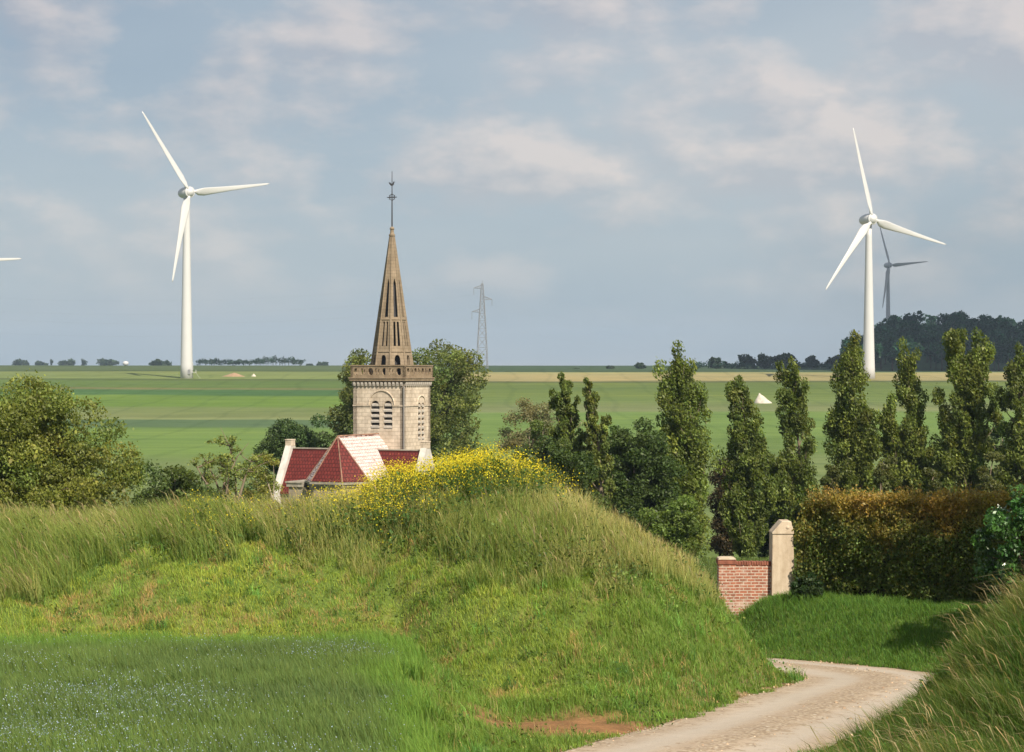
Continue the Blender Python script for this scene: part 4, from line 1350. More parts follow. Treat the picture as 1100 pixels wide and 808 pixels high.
def circ(c, tz_, r, ry=None):
    ry = ry or r
    return (c - r, c + r, lambda s: tz_ - ry * math.sqrt(max(1 - ((s - c) / r) ** 2, 0)), lambda s: tz_ + ry * math.sqrt(max(1 - ((s - c) / r) ** 2, 0)))


def uvroof(name, pts, mat, parent, thick=.12):
    """one roof plane (polygon in church space) with tile courses in metres"""
    p = [Vector(q) for q in pts]
    nrm = (p[1] - p[0]).cross(p[2] - p[0]).normalized()
    if nrm.z < 0: p.reverse(); nrm = -nrm
    h = Vector((0, 0, 1)).cross(nrm).normalized(); s = nrm.cross(h)
    bm = bmesh.new(); uvl = bm.loops.layers.uv.new('UVMap')
    vs = [bm.verts.new(q) for q in p] + [bm.verts.new(q - nrm * thick) for q in p]
    k = len(p)
    fs = [bm.faces.new(vs[:k]), bm.faces.new(vs[k:][::-1])]
    for i in range(k): fs.append(bm.faces.new((vs[i], vs[k + i], vs[k + (i + 1) % k], vs[(i + 1) % k])))
    for f in bm.faces:
        for l in f.loops:
            l[uvl].uv = (l.vert.co.dot(h), l.vert.co.dot(s))
    me = bpy.data.meshes.new(name); bm.to_mesh(me); bm.free()
    return link(name, me, mat, parent)


def build_church():
    phi = R(-24.3)
    T = Vector((-11.05, 171.5, -17.6))
    root = empty('church', T, phi)
    tag(root, 'stone village church with square tower, pierced octagonal spire and red roofs behind the bank', 'church')
    Z = lambda z: z - T.z                              # heights measured from the ground at the tower
    a = 2.62
    zc = Z(-.55)                                       # under the cornice
    # --- tower walls
    tower = empty('tower', (0, 0, 0)); tower.parent = root
    H = zc
    sill, spring = Z(-4.80), Z(-2.68)
    faces = [((-a, -a), (1, 0)), ((a, -a), (0, 1)), ((a, a), (-1, 0)), ((-a, a), (0, -1))]
    for fi, ((ox, oy), (dx, dy)) in enumerate(faces):
        wins = ((2.78, 3.28), (3.50, 4.00)) if fi == 1 else ((1.84, 2.72), (3.16, 4.04))
        sill = Z(-5.9) if fi == 1 else Z(-4.80)
        ops = [arch(u0, u1, sill, spring) for u0, u1 in wins]
        fn = lambda s, t, ox=ox, oy=oy, dx=dx, dy=dy: (ox + dx * s, oy + dy * s, t)
        panel(fn, 2 * a, H, ops, 'wall', M['tower_stone'], tower, .42)
        # mouldings proud of the face: blind arch and string course
        nx, ny = dy, -dx
        pt = lambda s, t, o: (ox + dx * s + nx * o, oy + dy * s + ny * o, t)
        tb = TB()
        cs, cz, r = (wins[0][0] + wins[1][1]) / 2, spring + .05, (wins[1][1] - wins[0][0]) / 2 + .22
        arc = [(cs + r * math.cos(th), cz + r * math.sin(th)) for th in np.linspace(0, math.pi, 19)]
        for (s0, t0), (s1, t1) in zip(arc[:-1], arc[1:]):
            m0 = np.array(pt(s0, t0, .02)); m1 = np.array(pt(s1, t1, .02))
            tb.tube([m0, m1], .075, 6)
        tb.build('blind_arch', M['tower_stone'], tower)
        tb = TB()
        for s0, s1 in ((0, wins[0][0]), (wins[0][1], wins[1][0]), (wins[1][1], 2 * a)):
            q = [pt(s0, 0, 0.003), pt(s1, 0, 0.003), pt(s1, 0, .075), pt(s0, 0, .075)]
            b0 = len(tb.v)
            for zz in (spring - .07, spring + .05):
                for e in q: tb.v.append(np.array((e[0], e[1], zz)))
            for f in ((0, 3, 2, 1), (4, 5, 6, 7), (0, 1, 5, 4), (1, 2, 6, 5), (2, 3, 7, 6), (3, 0, 4, 7)): tb.f.append(tuple(b0 + i for i in f))
            tb.build('string_course', M['tower_stone'], tower); tb = TB()
        # belfry louvres
        nk = 7 if fi == 1 else 5
        for s0, s1 in wins:
            tb = TB()
            for k in range(nk):
                z0 = sill + .06 + k * .50
                b0 = len(tb.v)
                for o, zz in ((.02, z0), (-.36, z0 + .19)):
                    for s, dz in ((s0 + .003, 0), (s1 - .003, 0), (s1 - .003, .17), (s0 + .003, .17)):
                        if k == nk - 1: s = (s - (s0 + s1) / 2) * .78 + (s0 + s1) / 2
                        tb.v.append(np.array(pt(s, zz + dz, o)))
                for f in ((0, 1, 2, 3), (7, 6, 5, 4), (3, 2, 6, 7), (1, 0, 4, 5), (0, 3, 7, 4), (2, 1, 5, 6)): tb.f.append(tuple(b0 + i for i in f))
            tb.build('louvre', M['louvre'], tower)
    # dark block behind the louvres, standing in for the unlit interior
    tb = TB(); tb.box((-a + .5, -a + .5, 2), (a - .5, a - .5, H - .3)); tb.build('dark_infill', M['iron'], tower)
    # corner shafts
    for cx, cy in ((-a, -a), (a, a), (-a, a)):
        pass
    # cornice and corbels
    tb = TB()
    tb.box((-a - .08, -a - .08, H + .002), (a + .08, a + .08, H + .10)); tb.box((-a - .27, -a - .27, H + .10), (a + .27, a + .27, H + .30))
    tb.box((-a - .33, -a - .33, H + .30), (a + .33, a + .33, H + .42))
    tb.build('cornice', M['parapet_stone'], root, bevel=.02)
    tb = TB(); nC = 13
    for (ox, oy), (dx, dy) in faces:
        nx, ny = dy, -dx
        for i in range(nC):
            s = 2 * a * (i + .5) / nC
            cx, cy = ox + dx * s + nx * .1, oy + dy * s + ny * .1
            ex = abs(dx) * .11 + abs(nx) * .097; ey = abs(dy) * .11 + abs(ny) * .097
            tb.box((cx - ex, cy - ey, H - .20), (cx + ex, cy + ey, H - .002))
            tb.box((cx - ex * .8, cy - ey * .8, H - .32), (cx + ex * .8, cy + ey * .8, H - .202))
    tb.build('corbels', M['louvre'], root)
    # pierced parapet
    zb = H + .42; hp = 1.02; pa = a + .18
    po = []
    for k in range(4):
        c = .62 + k * 1.452
        po += [circ(c, .52, .29, .33)]
        if k < 3: po += [circ(c + .58, .52, .14, .32), circ(c + .88, .52, .13, .22)]
    par = empty('parapet', (0, 0, 0)); par.parent = root
    for (ox, oy), (dx, dy) in [((-pa, -pa), (1, 0)), ((pa, -pa), (0, 1)), ((pa, pa), (-1, 0)), ((-pa, pa), (0, -1))]:
        fn = lambda s, t, ox=ox, oy=oy, dx=dx, dy=dy: (ox + dx * s, oy + dy * s, zb + .003 + t)
        panel(fn, 2 * pa, hp, po, 'pierced_panel', M['parapet_stone'], par, .22)
        nx, ny = dy, -dx
        cx, cy = ox + dx * pa - nx * .11, oy + dy * pa - ny * .11
        # coping butted at the corners
        l = pa if dx else pa - .18
        ex = l * abs(dx) + .17 * abs(nx); ey = l * abs(dy) + .17 * abs(ny)
        tb = TB(); tb.box((cx - ex, cy - ey, zb + hp + .006), (cx + ex, cy + ey, zb + hp + .12)); tb.build('coping', M['parapet_stone'], par)
    # --- spire
    sp = empty('spire', (0, 0, 0)); sp.parent = root
    z0 = zb + .05; z1 = Z(12.85); ap0, ap1 = 1.90, .20   # apothems
    HS = z1 - z0
    tt = lambda y: (Z((404 - y) / F * 171.5) - z0)
    for k in range(8):
        th = -math.pi / 2 + k * math.pi / 4
        n = np.array([math.cos(th), math.sin(th)]); tg = np.array([-math.sin(th), math.cos(th)])
        def fn(s, t, n=n, tg=tg):
            ap = ap0 + (ap1 - ap0) * t / HS; hw = ap * math.tan(math.pi / 8)
            p = n * ap + tg * hw * (s - 1)
            return (p[0], p[1], z0 + t)
        ops = []
        # pairs of slots, one tall lancet, and the arched openings by the gallery
        l0, l1 = .12, tt(386)
        c0, c1 = .62, 1.38
        ops.append((c0, c1, lambda s: l0, lambda s, l1=l1: l1 + .38 * math.sqrt(max(1 - ((s - 1) / .38) ** 2, 0))))
        for s0, s1 in ((.50, .86), (1.14, 1.50)):
            ops.append((s0, s1, lambda s, q=tt(372): q, lambda s, q=tt(346): q))
        ops.append((.60, 1.40, lambda s, q=tt(341): q, lambda s, q=tt(305): q + .5 * (1 - abs(s - 1) / .4)))
        panel(fn, 2.0, HS, ops, 'spire_face', M['spire_stone'], sp, .16, 6)
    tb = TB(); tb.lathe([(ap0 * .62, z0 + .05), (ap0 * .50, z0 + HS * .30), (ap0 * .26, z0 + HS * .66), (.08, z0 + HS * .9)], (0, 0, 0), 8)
    tb.build('dark_core', M['iron'], sp)  # dark core added inside so the spire slots look unlit
    tb = TB()
    for k in range(8):
        th = -math.pi / 2 + math.pi / 8 + k * math.pi / 4
        r0, r1 = ap0 / math.cos(math.pi / 8), ap1 / math.cos(math.pi / 8)
        tb.tube([(r0 * math.cos(th), r0 * math.sin(th), z0), (r1 * math.cos(th), r1 * math.sin(th), z1)], [.10, .05], 6)
    tb.build('ribs', M['spire_stone'], sp)
    tb = TB()
    for zz in (tt(378), tt(343.5)):
        ap = ap0 + (ap1 - ap0) * zz / HS
        r = ap / math.cos(math.pi / 8)
        tb = TB(); tb.lathe([(r + .0, z0 + zz - .07), (r + .07, z0 + zz - .04), (r + .06, z0 + zz + .04), (r - .03, z0 + zz + .08)], (0, 0, 0), 8, Matrix.Rotation(math.pi / 8, 3, 'Z'))
        tb.f = [f for f in tb.f if len(f) == 4]          # an open ring
        tb.build('band', M['spire_stone'], sp)
    tb = TB(); tb.lathe([(.19, z1 - .02), (.29, z1 + .05), (.29, z1 + .18), (.20, z1 + .25), (.15, z1 + .6), (.22, z1 + .66), (.2, z1 + .8), (.05, z1 + .92)], (0, 0, 0), 12)
    tb.build('finial', M['spire_stone'], sp)
    zf = z1 + .9
    zx = Z((404 - 212) / F * 171.5); ztop = Z((404 - 184) / F * 171.5); zk = Z((404 - 198.5) / F * 171.5)
    tb = TB()
    tb.tube([(0, 0, zf - .1), (0, 0, zx), (0, 0, ztop)], [.07, .05, .025], 6)
    for s in (-1, 1):
        tb.tube([(s * .02, 0, zx), (s * .47, 0, zx)], .045, 6)
        for k in (-1, 1): tb.tube([(s * .14, 0, zx), (s * .30, 0, zx + k * .20)], .03, 5); tb.tube([(s * .02, 0, zx + k * .3), (s * .22, 0, zx + k * .16)], .03, 5)
        tb.lathe([(.02, -.03), (.07, 0), (.02, .03)], (s * .47, 0, zx), 8)
    ring = [(.27 * math.cos(t), 0, zx + .27 * math.sin(t)) for t in np.linspace(0, 2 * math.pi, 17)]
    tb.tube(ring, .028, 5, False)
    tb.build('iron_cross', M['iron'], sp)
    # weathercock
    bm = bmesh.new()
    out = [(-.30, .10), (-.38, .26), (-.22, .24), (-.08, .10), (.08, .12), (.15, .26), (.20, .34), (.27, .30), (.33, .25), (.25, .22), (.22, .04), (.08, -.10), (-.10, -.12), (-.22, -.02)]
    vs = [bm.verts.new((x * .9, .02, zk + z * .9)) for x, z in out]; bm.faces.new(vs)
    r = bmesh.ops.extrude_face_region(bm, geom=bm.faces[:]); bmesh.ops.translate(bm, vec=(0, -.04, 0), verts=[e for e in r['geom'] if isinstance(e, bmesh.types.BMVert)])
    me = bpy.data.meshes.new('weathercock'); bm.to_mesh(me); bm.free(); link('weathercock', me, M['iron'], sp)
    # drainpipe on the near corner
    tb = TB(); tb.tube([(a + .02, -a - .10, 8), (a + .02, -a - .10, H - .35)], .065, 8); tb.build('drainpipe', M['lead_pipe'], root)
    # --- roofs. p to the right, q towards the viewer's left (church -y)
    W = lambda p, q, z: (p, -q, Z(z))
    zr = -5.28; ze = -9.1; hw = 3.15
    q0 = a + .003; qa = 10.1
    # choir: right slope limewashed, left slope red, three hip planes
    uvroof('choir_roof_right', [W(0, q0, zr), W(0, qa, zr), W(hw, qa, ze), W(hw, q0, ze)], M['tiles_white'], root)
    uvroof('choir_roof_left', [W(0, qa, zr), W(0, q0, zr), W(-hw, q0, ze), W(-hw, qa, ze)], M['tiles_mixed'], root)
    qe = 12.0; pe = 1.55
    uvroof('apse_roof_right', [W(0, qa, zr), W(pe, qe, ze), W(hw, qa, ze)], M['tiles_red'], root)
    uvroof('apse_roof_front', [W(0, qa, zr), W(-pe, qe, ze), W(pe, qe, ze)], M['tiles_red'], root)
    uvroof('apse_roof_left', [W(0, qa, zr), W(-hw, qa, ze), W(-pe, qe, ze)], M['tiles_mixed'], root)
    tb = TB()
    A = W(0, qa, zr)
    tb.tube([W(0, q0, zr + .03), W(0, qa, zr + .03)], .075, 6)
    for e in (W(hw, qa, ze), W(pe, qe, ze), W(-pe, qe, ze), W(-hw, qa, ze)): tb.tube([A, e], .055, 6)
    tb.build('ridge_tiles', M['ridge'], root)
    # transept across, behind the choir's hip
    qt = 4.75; zt = -6.62; zte = -10.6; hq = 2.35; pl, pr_ = -7.7, 5.55
    uvroof('transept_roof_front', [W(pl, qt, zt), W(pr_, qt, zt), W(pr_, qt + hq, zte), W(pl, qt + hq, zte)], M['tiles_red'], root)
    uvroof('transept_roof_back', [W(pr_, qt, zt), W(pl, qt, zt), W(pl, qt - hq, zte), W(pr_, qt - hq, zte)], M['tiles_red'], root)
    tb = TB(); tb.tube([W(hw * .33, qt, zt + .02), W(pr_ - .01, qt, zt + .02)], .07, 6); tb.tube([W(pl + .01, qt, zt + .02), W(-hw * .3, qt, zt + .02)], .07, 6)
    tb.build('transept_ridge', M['eave_stone'], root)
    # raking white gables with a block on top
    for p0, p1 in ((pl - .62, pl - .003), (pr_ + .003, pr_ + .60)):
        tb = TB(); k = 0
        prof = [(qt, zt + .55), (qt + .35, zt + .25), (qt + hq + .25, zte + .15), (qt + hq + .55, zte - .9), (qt + hq + .55, -17.4), (qt - hq - .55, -17.4), (qt - hq - .55, zte - .9), (qt - hq - .25, zte + .15), (qt - .35, zt + .25)]
        for p in (p0, p1):
            for q, z in prof: tb.v.append(np.array(W(p, q, z)))
        k = len(prof)
        for j in range(k): tb.f.append((j, (j + 1) % k, k + (j + 1) % k, k + j))
        tb.f.append(tuple(range(k))[::-1]); tb.f.append(tuple(range(k, 2 * k)))
        g = tb.build('gable', M['gable_white'], root)
        tb = TB(); tb.box(W(p0 - .02, qt + .34, zt + .20), W(p1 + .02, qt - .34, zt + .74)); tb.box(W(p0 - .05, qt + .38, zt + .743), W(p1 + .05, qt - .38, zt + .84))
        tb.build('gable_block', M['tower_stone'], g, bevel=.02)
    # walls under the roofs
    tb = TB()
    tb.box(W(pl, qt + hq - .25, -17.5), W(pr_, qt - hq + .25, zte - .05)); tb.build('transept_wall', M['brick_wall_lower'], root)
    poly = [(hw - .25, q0), (hw - .25, qa), (pe - .12, qe - .22), (-pe + .12, qe - .22), (-hw + .25, qa), (-hw + .25, q0)]
    tb = TB()
    for z in (-17.5, ze - .45):
        for p, q in poly: tb.v.append(np.array(W(p, q, z)))
    for j in range(6): tb.f.append((j, (j + 1) % 6, 6 + (j + 1) % 6, 6 + j))
    tb.f.append(tuple(range(6, 12)))
    tb.build('choir_wall', M['brick_wall_lower'], root)
    tb = TB()
    big = [(hw + .02, q0), (hw + .02, qa + .05), (pe + .05, qe + .08), (-pe - .05, qe + .08), (-hw - .02, qa + .05), (-hw - .02, q0)]
    for z0_, z1_, gsc in ((ze - .46, ze - .25, -.08), (ze - .248, ze - .06, .06)):
        b0 = len(tb.v)
        for z in (z0_, z1_):
            for p, q in big:
                tb.v.append(np.array(W(p * (1 + gsc / 3), q + (gsc if q > q0 + 1 else 0), z)))
        for j in range(6): tb.f.append((b0 + j, b0 + (j + 1) % 6, b0 + 6 + (j + 1) % 6, b0 + 6 + j))
        tb.f.append(tuple(b0 + i for i in range(6, 12))); tb.f.append(tuple(b0 + i for i in range(6))[::-1])
    tb.build('eaves', M['eave_stone'], root)
    # low flat roofed vestry on the left
    an = empty('vestry', (0, 0, 0)); an.parent = root
    tb = TB(); tb.box(W(-4.7, 10.5, -17.4), W(-hw + .22, 7.6, -9.75)); tb.build('vestry_wall', M['brick_wall_lower'], an)
    tb = TB(); tb.box(W(-4.86, 10.66, -9.747), W(-hw - .05, 7.5, -9.42)); tb.box(W(-4.94, 10.74, -9.418), W(-hw - .1, 7.4, -9.27)); tb.build('vestry_roof', M['eave_stone'], an, bevel=.02)
    for q in (8.4, 9.7):
        w = TB(); w.box(W(-4.73, q + .3, -12.4), W(-4.695, q - .3, -10.6)); w.build('window', M['iron'], an)


# ------------------------------------------------------------------ turbines, pylon, bits
def turbine(label, px, d, hub_y, yaw, blades_deg, mat, hubH=None, Rb=44.0, stairs=False, ground=None, group='wind turbines across the plain'):
    """egg nacelle upwind turbine; yaw = degrees the rotor faces to the right of the viewer"""
    x = X(px, d)
    zg = tz(x, d) if ground is None else ground
    zh = (404 - hub_y) / F * d
    H = zh - zg
    root = empty('wind_turbine', (x, d, zg)); tag(root, label, 'wind turbine', group)
    tb = TB(); prof = []
    for t in np.linspace(0, 1, 13):
        r = 3.05 - 1.65 * t ** .85
        prof.append((r, -1 + (H - 1.2) * t))
    tb.lathe(prof, (0, 0, 0), 28); tb.build('tower', mat, root, smooth=True)
    # nacelle: axis towards the rotor
    ya = R(yaw)
    ax = Vector((math.sin(ya), -math.cos(ya), .0)); side = Vector((math.cos(ya), math.sin(ya), 0)); up = Vector((0, 0, 1))
    A = Matrix((side, up, ax)).transposed()            # local z = rotor axis
    pr = []
    for t in np.linspace(0, 1, 15):
        l = -6.6 + 11.2 * t
        r = 2.75 * math.sqrt(max(0, 1 - abs((l - .3) / (6.9 if l < .3 else 4.35)) ** 2.3)) + .05
        pr.append((r, l))
    tb = TB(); tb.lathe(pr, (0, 0, H), 24, A); nac = tb.build('nacelle', mat, root, smooth=True)
    tb = TB(); tb.lathe([(2.5, 2.4), (2.62, 2.5), (2.62, 3.3), (2.5, 3.4)], (0, 0, H), 24, A); tb.build('rotor_collar', mat, nac, smooth=True)
    c = Vector((0, 0, H)) + ax * 2.9
    for bd in blades_deg:
        th = R(bd)
        dr = side * math.cos(th) + up * math.sin(th)
        tn = -side * math.sin(th) + up * math.cos(th)
        tb = TB(); secs = []
        for t, ch, tk, tw in ((.03, 1.5, 1.5, 0), (.07, 1.6, 1.5, 10), (.11, 3.4, 1.3, 32), (.18, 4.1, .95, 27), (.30, 3.3, .70, 19), (.48, 2.4, .5, 12), (.68, 1.75, .34, 7), (.86, 1.2, .2, 4), (.97, .75, .12, 3), (1.0, .2, .05, 3)):
            a_ = R(tw)
            cd = tn * math.cos(a_) + ax * math.sin(a_); nd = -tn * math.sin(a_) + ax * math.cos(a_)
            o = c + dr * Rb * t + ax * (1.2 * t * t)
            ring = []
            for k in range(12):
                q = 2 * math.pi * k / 12
                ring.append(o - cd * (ch * .5 * math.cos(q) + ch * .14 * (t > .08)) + nd * tk * .5 * math.sin(q) * (1 if t < .08 else (1 + .5 * math.cos(q)) / 1.2))
            secs.append(ring)
        for r_ in secs: tb.v += [np.array(p) for p in r_]
        for i in range(len(secs) - 1):
            for k in range(12): tb.f.append((i * 12 + k, i * 12 + (k + 1) % 12, (i + 1) * 12 + (k + 1) % 12, (i + 1) * 12 + k))
        tb.f.append(tuple(range(12))[::-1]); tb.f.append(tuple((len(secs) - 1) * 12 + k for k in range(12)))
        tb.build('blade', mat, root, smooth=True)
    if stairs:
        tb = TB(); tb.box((1.2, -3.22, 2.0), (2.2, -2.3, 4.2)); tb.build('door', M['steel'], root)
        tb = TB()
        tb.box((2.9, -1.6, 2.6), (4.6, .2, 2.75)); tb.tube([(4.5, -1.5, 2.7), (4.5, -1.5, 3.9)], .06); tb.tube([(4.5, .1, 2.7), (4.5, .1, 3.9)], .06); tb.tube([(4.5, -1.5, 3.9), (4.5, .1, 3.9)], .06)
        for k in range(6): tb.box((4.6 + k * .3, -1.3, 2.2 - k * .42), (4.9 + k * .3, 0, 2.3 - k * .42))
        tb.tube([(2.7, -1.0, 4), (3.1, -1.0, 4), (3.1, -1.0, 7.5), (2.7, -1.0, 7.5)], .12)
        tb.build('access_stairs', M['turbine'], root)
    return root


def build_pylon():
    d = 1150; x = X(518, d); zg = tz(x, d) - .5
    H = (404 - 303) / F * d - zg
    root = empty('electricity_pylon', (x, d, zg), R(8)); tag(root, 'grey lattice electricity pylon with three staggered arms right of the spire', 'pylon')
    tb = TB()
    lev = [0, 7, 13.5, 19.5, 25, 30, 34.5, 38.5, 42, 45, 48, 51, H - 1]
    hw = lambda z: 2.75 * (1 - (z / H) ** 1.25) + .50
    for sx_, sy_ in ((1, 1), (1, -1), (-1, -1), (-1, 1)):
        tb.tube([(sx_ * hw(z), sy_ * hw(z), z) for z in lev], .17, 4)
    tb.tube([(0, 0, H - 2), (0, 0, H + 1)], .15, 4)
    for a_, b_ in zip(lev[:-1], lev[1:]):
        for i in range(4):
            c = [(1, 1), (1, -1), (-1, -1), (-1, 1)]
            p, q = c[i], c[(i + 1) % 4]
            A_ = (p[0] * hw(a_), p[1] * hw(a_), a_); B_ = (q[0] * hw(b_), q[1] * hw(b_), b_); C_ = (q[0] * hw(a_), q[1] * hw(a_), a_); D_ = (p[0] * hw(b_), p[1] * hw(b_), b_)
            tb.tube([A_, B_], .09, 4, False); tb.tube([C_, D_], .09, 4, False); tb.tube([D_, B_], .09, 4, False)
    tb.build('lattice_tower', M['steel'], root)
    k = d / F
    ends = []
    for dx, y, ys in ((-9, 309.5, 317), (10.5, 321.5, 328), (-11, 335, 343)):
        z = (404 - y) * k - zg; L = dx * k * 1.01; s = 1 if dx > 0 else -1
        tb = TB(); w = hw(z)
        for sy_ in (-1, 1):
            tb.tube([(s * w, sy_ * w, z + 1.7), (L, 0, z)], .19, 4); tb.tube([(s * w, sy_ * w, z - .2), (L, 0, z)], .19, 4)
            for q in (.25, .5, .75):
                p0 = np.array((s * w, sy_ * w, z + 1.7)) * (1 - q) + np.array((L, 0, z)) * q; p1 = np.array((s * w, sy_ * w, z - .2)) * (1 - q) + np.array((L, 0, z)) * q
                tb.tube([p0, p1], .07, 4, False)
        arm = tb.build('cross_arm', M['steel'], root)
        zi = (404 - ys) * k - zg
        tb = TB(); tb.tube([(L, 0, z), (L, 0, zi)], .10, 5)
        for q in range(5): tb.lathe([(.05, -.1), (.22, 0), (.05, .1)], (L, 0, z + (zi - z) * (.3 + .14 * q)), 8)
        tb.build('insulator', M['lead_pipe'], arm)
        ends.append((L, 0, zi))
    # conductors to the next masts out of sight
    for e in ends + [(0, 0, H + .9)]:
        for tx, ty, tz_ in ((X(960, 1750) - x, 600, 36), (X(-160, 1300) - x, 150, 50)):
            b = np.array((tx + e[0], ty, tz_ + (e[2] - 45) * .9)); a_ = np.array(e)
            tb = TB(); pts = []
            for q in np.linspace(0, 1, 15):
                p = a_ + (b - a_) * q; p[2] -= 4 * 13 * q * (1 - q); pts.append(p)
            tb.tube(pts, .016, 4, False); tb.build('cable', M['steel'], root)


def heap(name, label, cat, px, d, y, pts_r, h, mat, seed, skew=0.0, sy=.9):
    x = X(px, d); z = tz(x, d)
    bm = bmesh.new(); n = 40; rings = 12
    top = bm.verts.new((skew, 0, h)); prev = None
    for i in range(1, rings + 1):
        t = i / rings; row = []
        for j in range(n):
            th = 2 * math.pi * j / n
            r = pts_r * t
            k = 1 + .14 * (vnoise(np.array(th * 2.2), np.array(t * 3), seed) - .5)
            zz = h * (1 - t) ** 1.05 * (1 + .12 * (float(vnoise(np.array(th * 3), np.array(t * 6), seed + 3)) - .5)) - (.4 if i == rings else 0)
            row.append(bm.verts.new((r * float(k) * math.cos(th) + skew * (1 - t), r * sy * float(k) * math.sin(th), zz)))
        for j in range(n):
            if prev is None: bm.faces.new((top, row[j], row[(j + 1) % n]))
            else: bm.faces.new((prev[j], row[j], row[(j + 1) % n], prev[(j + 1) % n]))
        prev = row
    me = bpy.data.meshes.new(name); bm.to_mesh(me); bm.free()
    for p in me.polygons: p.use_smooth = True
    return tag(link(name, me, mat, None, (x, d, z - .05)), label, cat)


def build_bits():
    turbine('tall white turbine on the left with its egg shaped hub turned right', 200.5, 880, 207, 40, (9, 126, 257), M['turbine'], stairs=True)
    turbine('tall white turbine on the right with its foot behind a poplar', 933.2, 880, 236, 26, (106, 231, 346), M['turbine'])
    turbine('smaller far turbine greyed by shade half hidden by the wood', 954, 1850, 285, 22, (108, 6, 258), M['turbine_far'])
    turbine('turbine beyond the left edge with only a blade tip in view', -72, 900, 281, 40, (4, 124, 244), M['turbine'])
    build_pylon()
    heap('lime_heap', 'white pointed heap of lime lying in the green field between two poplars', 'heap', 820, 672, 438, 3.4, 3.7, LIME, 3, -1.5, .8)
    heap('soil_heap', 'low pale brown mound of earth right of the left turbine', 'heap', 251, 905, 404, 6.0, 1.9, SOIL, 9, .3, .7)
    heap('chalk_pile', 'tiny white pile in the field right of the brown earth mound', 'heap', 272.5, 905, 405, 1.3, 1.5, LIME, 12)
    # water tower far on the left
    d = 2400; x = X(135, d); z = tz(x, d)
    root = empty('water_tower', (x, d, z)); tag(root, 'white domed water tower standing far away on the left horizon', 'water tower')
    zc = (404 - 390.5) / F * d - z
    tb = TB(); tb.lathe([(1.6, -1), (1.3, zc * .6), (1.5, zc - 2.6)], (0, 0, 0), 16); tb.build('stem', M['turbine'], root, smooth=True)
    tb = TB(); tb.lathe([(1.4, zc - 2.9), (3.0, zc - 2.0), (3.9, zc - .3), (3.8, zc + 1.0), (3.0, zc + 2.2), (1.6, zc + 2.9), (.1, zc + 3.1)], (0, 0, 0), 20); tb.build('tank', M['turbine'], root, smooth=True)


# ------------------------------------------------------------------ light and air
SUN_AZ, SUN_EL = R(29), R(43)              # to the right of straight behind the viewer


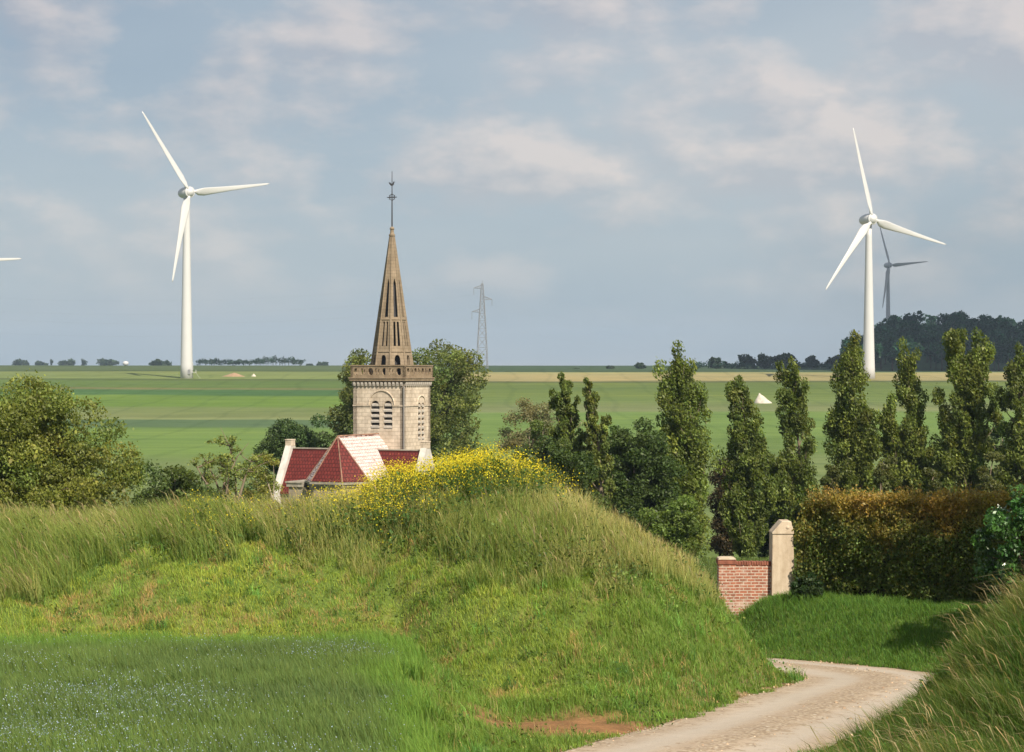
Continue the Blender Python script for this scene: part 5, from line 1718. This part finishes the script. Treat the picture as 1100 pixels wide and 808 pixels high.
def build_light():
    w = bpy.data.worlds.new('World'); SC.world = w; w.use_nodes = True
    nt = w.node_tree; nt.nodes.clear()
    out = nt.nodes.new('ShaderNodeOutputWorld'); bg = nt.nodes.new('ShaderNodeBackground')
    sky = nt.nodes.new('ShaderNodeTexSky'); sky.sky_type = 'NISHITA'; sky.sun_disc = False
    sky.sun_elevation = SUN_EL; sky.sun_rotation = math.pi - SUN_AZ
    sky.air_density = 1.2; sky.dust_density = 1.5
    tc = N(nt, 'TexCoord')
    sx = N(nt, 'SeparateXYZ'); nt.links.new(tc.outputs['Generated'], sx.inputs[0])
    # cloud deck seen in perspective: direction / height
    mx = N(nt, 'Math', operation='MAXIMUM'); mx.inputs[1].default_value = 0.0; nt.links.new(sx.outputs[2], mx.inputs[0])
    ad = N(nt, 'Math', operation='ADD'); ad.inputs[1].default_value = .11; nt.links.new(mx.outputs[0], ad.inputs[0])
    dv = N(nt, 'VectorMath', operation='DIVIDE'); nt.links.new(tc.outputs['Generated'], dv.inputs[0])
    cb = N(nt, 'CombineXYZ'); cb.inputs[2].default_value = 1.0
    nt.links.new(ad.outputs[0], cb.inputs[0]); nt.links.new(ad.outputs[0], cb.inputs[1]); nt.links.new(cb.outputs[0], dv.inputs[1])
    v = dv.outputs[0]
    def puff(dx, dz):
        return noise(nt, mapped(nt, tc.outputs['Generated'], (9.5, 9.5, 19.0), (0, 0, 0), (3.1 + dx, 1.7, .4 + dz)), 1.0, 10, .54)
    n1 = puff(0, 0); n1b = puff(.10, .16)
    df = N(nt, 'Math', operation='SUBTRACT'); nt.links.new(n1, df.inputs[0]); nt.links.new(n1b, df.inputs[1])
    lit = N(nt, 'MapRange'); lit.inputs[1].default_value = -.07; lit.inputs[2].default_value = .09
    nt.links.new(df.outputs[0], lit.inputs[0])
    ccol = mixc(nt, lit.outputs[0], (3.15, 3.20, 3.45), (5.1, 4.5, 4.2))
    n2 = noise(nt, mapped(nt, v, (.8, .55, 2), (0, 0, .3), (9.2, 4.1, 1.4)), .55, 4, .5)
    veil = ramp(nt, n2, [(.34, (2.3, 2.90, 3.48)), (.5, (2.7, 3.18, 3.62)), (.64, (3.2, 3.48, 3.75))])
    cum = ramp(nt, n1, [(.42, (0, 0, 0)), (.50, (.5, .5, .5)), (.60, (.92, .92, .92))])
    up = ramp(nt, sx.outputs[2], [(.025, (0, 0, 0)), (.10, (1, 1, 1))])
    f = mixc(nt, 1.0, cum, up, 'MULTIPLY')
    c = mixc(nt, f, veil, ccol)
    grey = ramp(nt, n2, [(.40, (.80, .82, .87)), (.60, (1, 1, 1))])
    hi = ramp(nt, sx.outputs[2], [(.05, (0, 0, 0)), (.19, (1, 1, 1))])
    c = mixc(nt, hi, c, mixc(nt, 1.0, c, grey, 'MULTIPLY'))
    res = mixc(nt, .86, sky.outputs[0], c)
    nt.links.new(res, bg.inputs[0]); bg.inputs[1].default_value = .10
    nt.links.new(bg.outputs[0], out.inputs[0])
    # sun
    l = bpy.data.lights.new('sun', 'SUN'); l.energy = 5.0; l.angle = R(.53); l.color = (1.0, .89, .73)
    o = bpy.data.objects.new('sun', l); COL.objects.link(o)
    S = Vector((math.sin(SUN_AZ) * math.cos(SUN_EL), -math.cos(SUN_AZ) * math.cos(SUN_EL), math.sin(SUN_EL)))
    o.rotation_euler = S.to_track_quat('Z', 'Y').to_euler(); o.location = (60, -60, 90)
    # haze
    tb = TB(); tb.box((-5200, -30, -24), (5200, 6520, 165))
    m, nt, out = newmat('haze')
    pv = nt.nodes.new('ShaderNodeVolumePrincipled'); pv.inputs['Color'].default_value = (.58, .76, 1.0, 1); pv.inputs['Density'].default_value = .000085
    pv.inputs['Anisotropy'].default_value = 0.0
    nt.links.new(pv.outputs[0], out.inputs['Volume'])
    tag(tb.build('haze', m), 'thin pale summer haze over the plain', 'haze', kind='stuff')
    # the cloud whose shadow lies on the far ridge, the wood and the far turbine
    hc = 760.0
    sh = Vector((S.x, S.y, 0)) / S.z * hc
    bm = bmesh.new()
    r = np.random.default_rng(4)
    for i in range(46):
        gx = r.uniform(330, 1000); gy = r.uniform(1115, 2500)
        if i < 15: gx = 215 + 56 * i; gy = r.uniform(1120, 1150)
        if 15 <= i < 27: gx = r.uniform(140, 420); gy = 1180 + 120 * (i - 15)
        rad = r.uniform(95, 150) if i >= 27 else (r.uniform(30, 90) if i >= 15 else r.uniform(85, 112))
        ret = bmesh.ops.create_icosphere(bm, subdivisions=3, radius=rad)
        for vv in ret['verts']:
            p = vv.co
            k = 1 + .10 * math.sin(p.x * .11 + i) * math.sin(p.y * .13) + .08 * math.sin(p.z * .17 + i * 2)
            vv.co = Vector((p.x * k, p.y * k, p.z * k * (.5 if p.z > 0 else .16)))
        bmesh.ops.translate(bm, vec=(gx + sh.x, gy + sh.y, hc + r.uniform(-12, 12)), verts=ret['verts'])
    me = bpy.data.meshes.new('cloud'); bm.to_mesh(me); bm.free()
    for p in me.polygons: p.use_smooth = True
    m, nt, out = newmat('cloud'); surf(nt, out, (.8, .8, .8), 1, 0)
    tag(link('cloud', me, m), 'broad white cloud drifting high over the plain', 'cloud', kind='stuff')


def build_camera():
    c = bpy.data.cameras.new('camera'); c.sensor_width = 36; c.lens = 36 * F / 1100; c.clip_start = .1; c.clip_end = 20000
    o = bpy.data.objects.new('camera', c); COL.objects.link(o)
    o.location = (0, 0, 0); o.rotation_euler = (R(90), 0, 0)
    SC.camera = o
    SC.view_settings.view_transform = 'Standard'; SC.view_settings.look = 'None'
    SC.view_settings.exposure = 0.55; SC.view_settings.gamma = 1; SC.view_settings.use_curve_mapping = False
    SC.render.resolution_x = 1024; SC.render.resolution_y = 752
    SC.cycles.max_bounces = 6; SC.cycles.diffuse_bounces = 3; SC.cycles.glossy_bounces = 2; SC.cycles.transmission_bounces = 4
    SC.cycles.volume_bounces = 0
    SC.cycles.use_denoising = True
    SC.cycles.use_adaptive_sampling = True; SC.cycles.adaptive_threshold = .02


build_ground()
build_road()
build_grasses()
build_trees()
build_far_trees()
build_hedge()
build_gate()
build_church()
build_bits()
build_light()
build_camera()
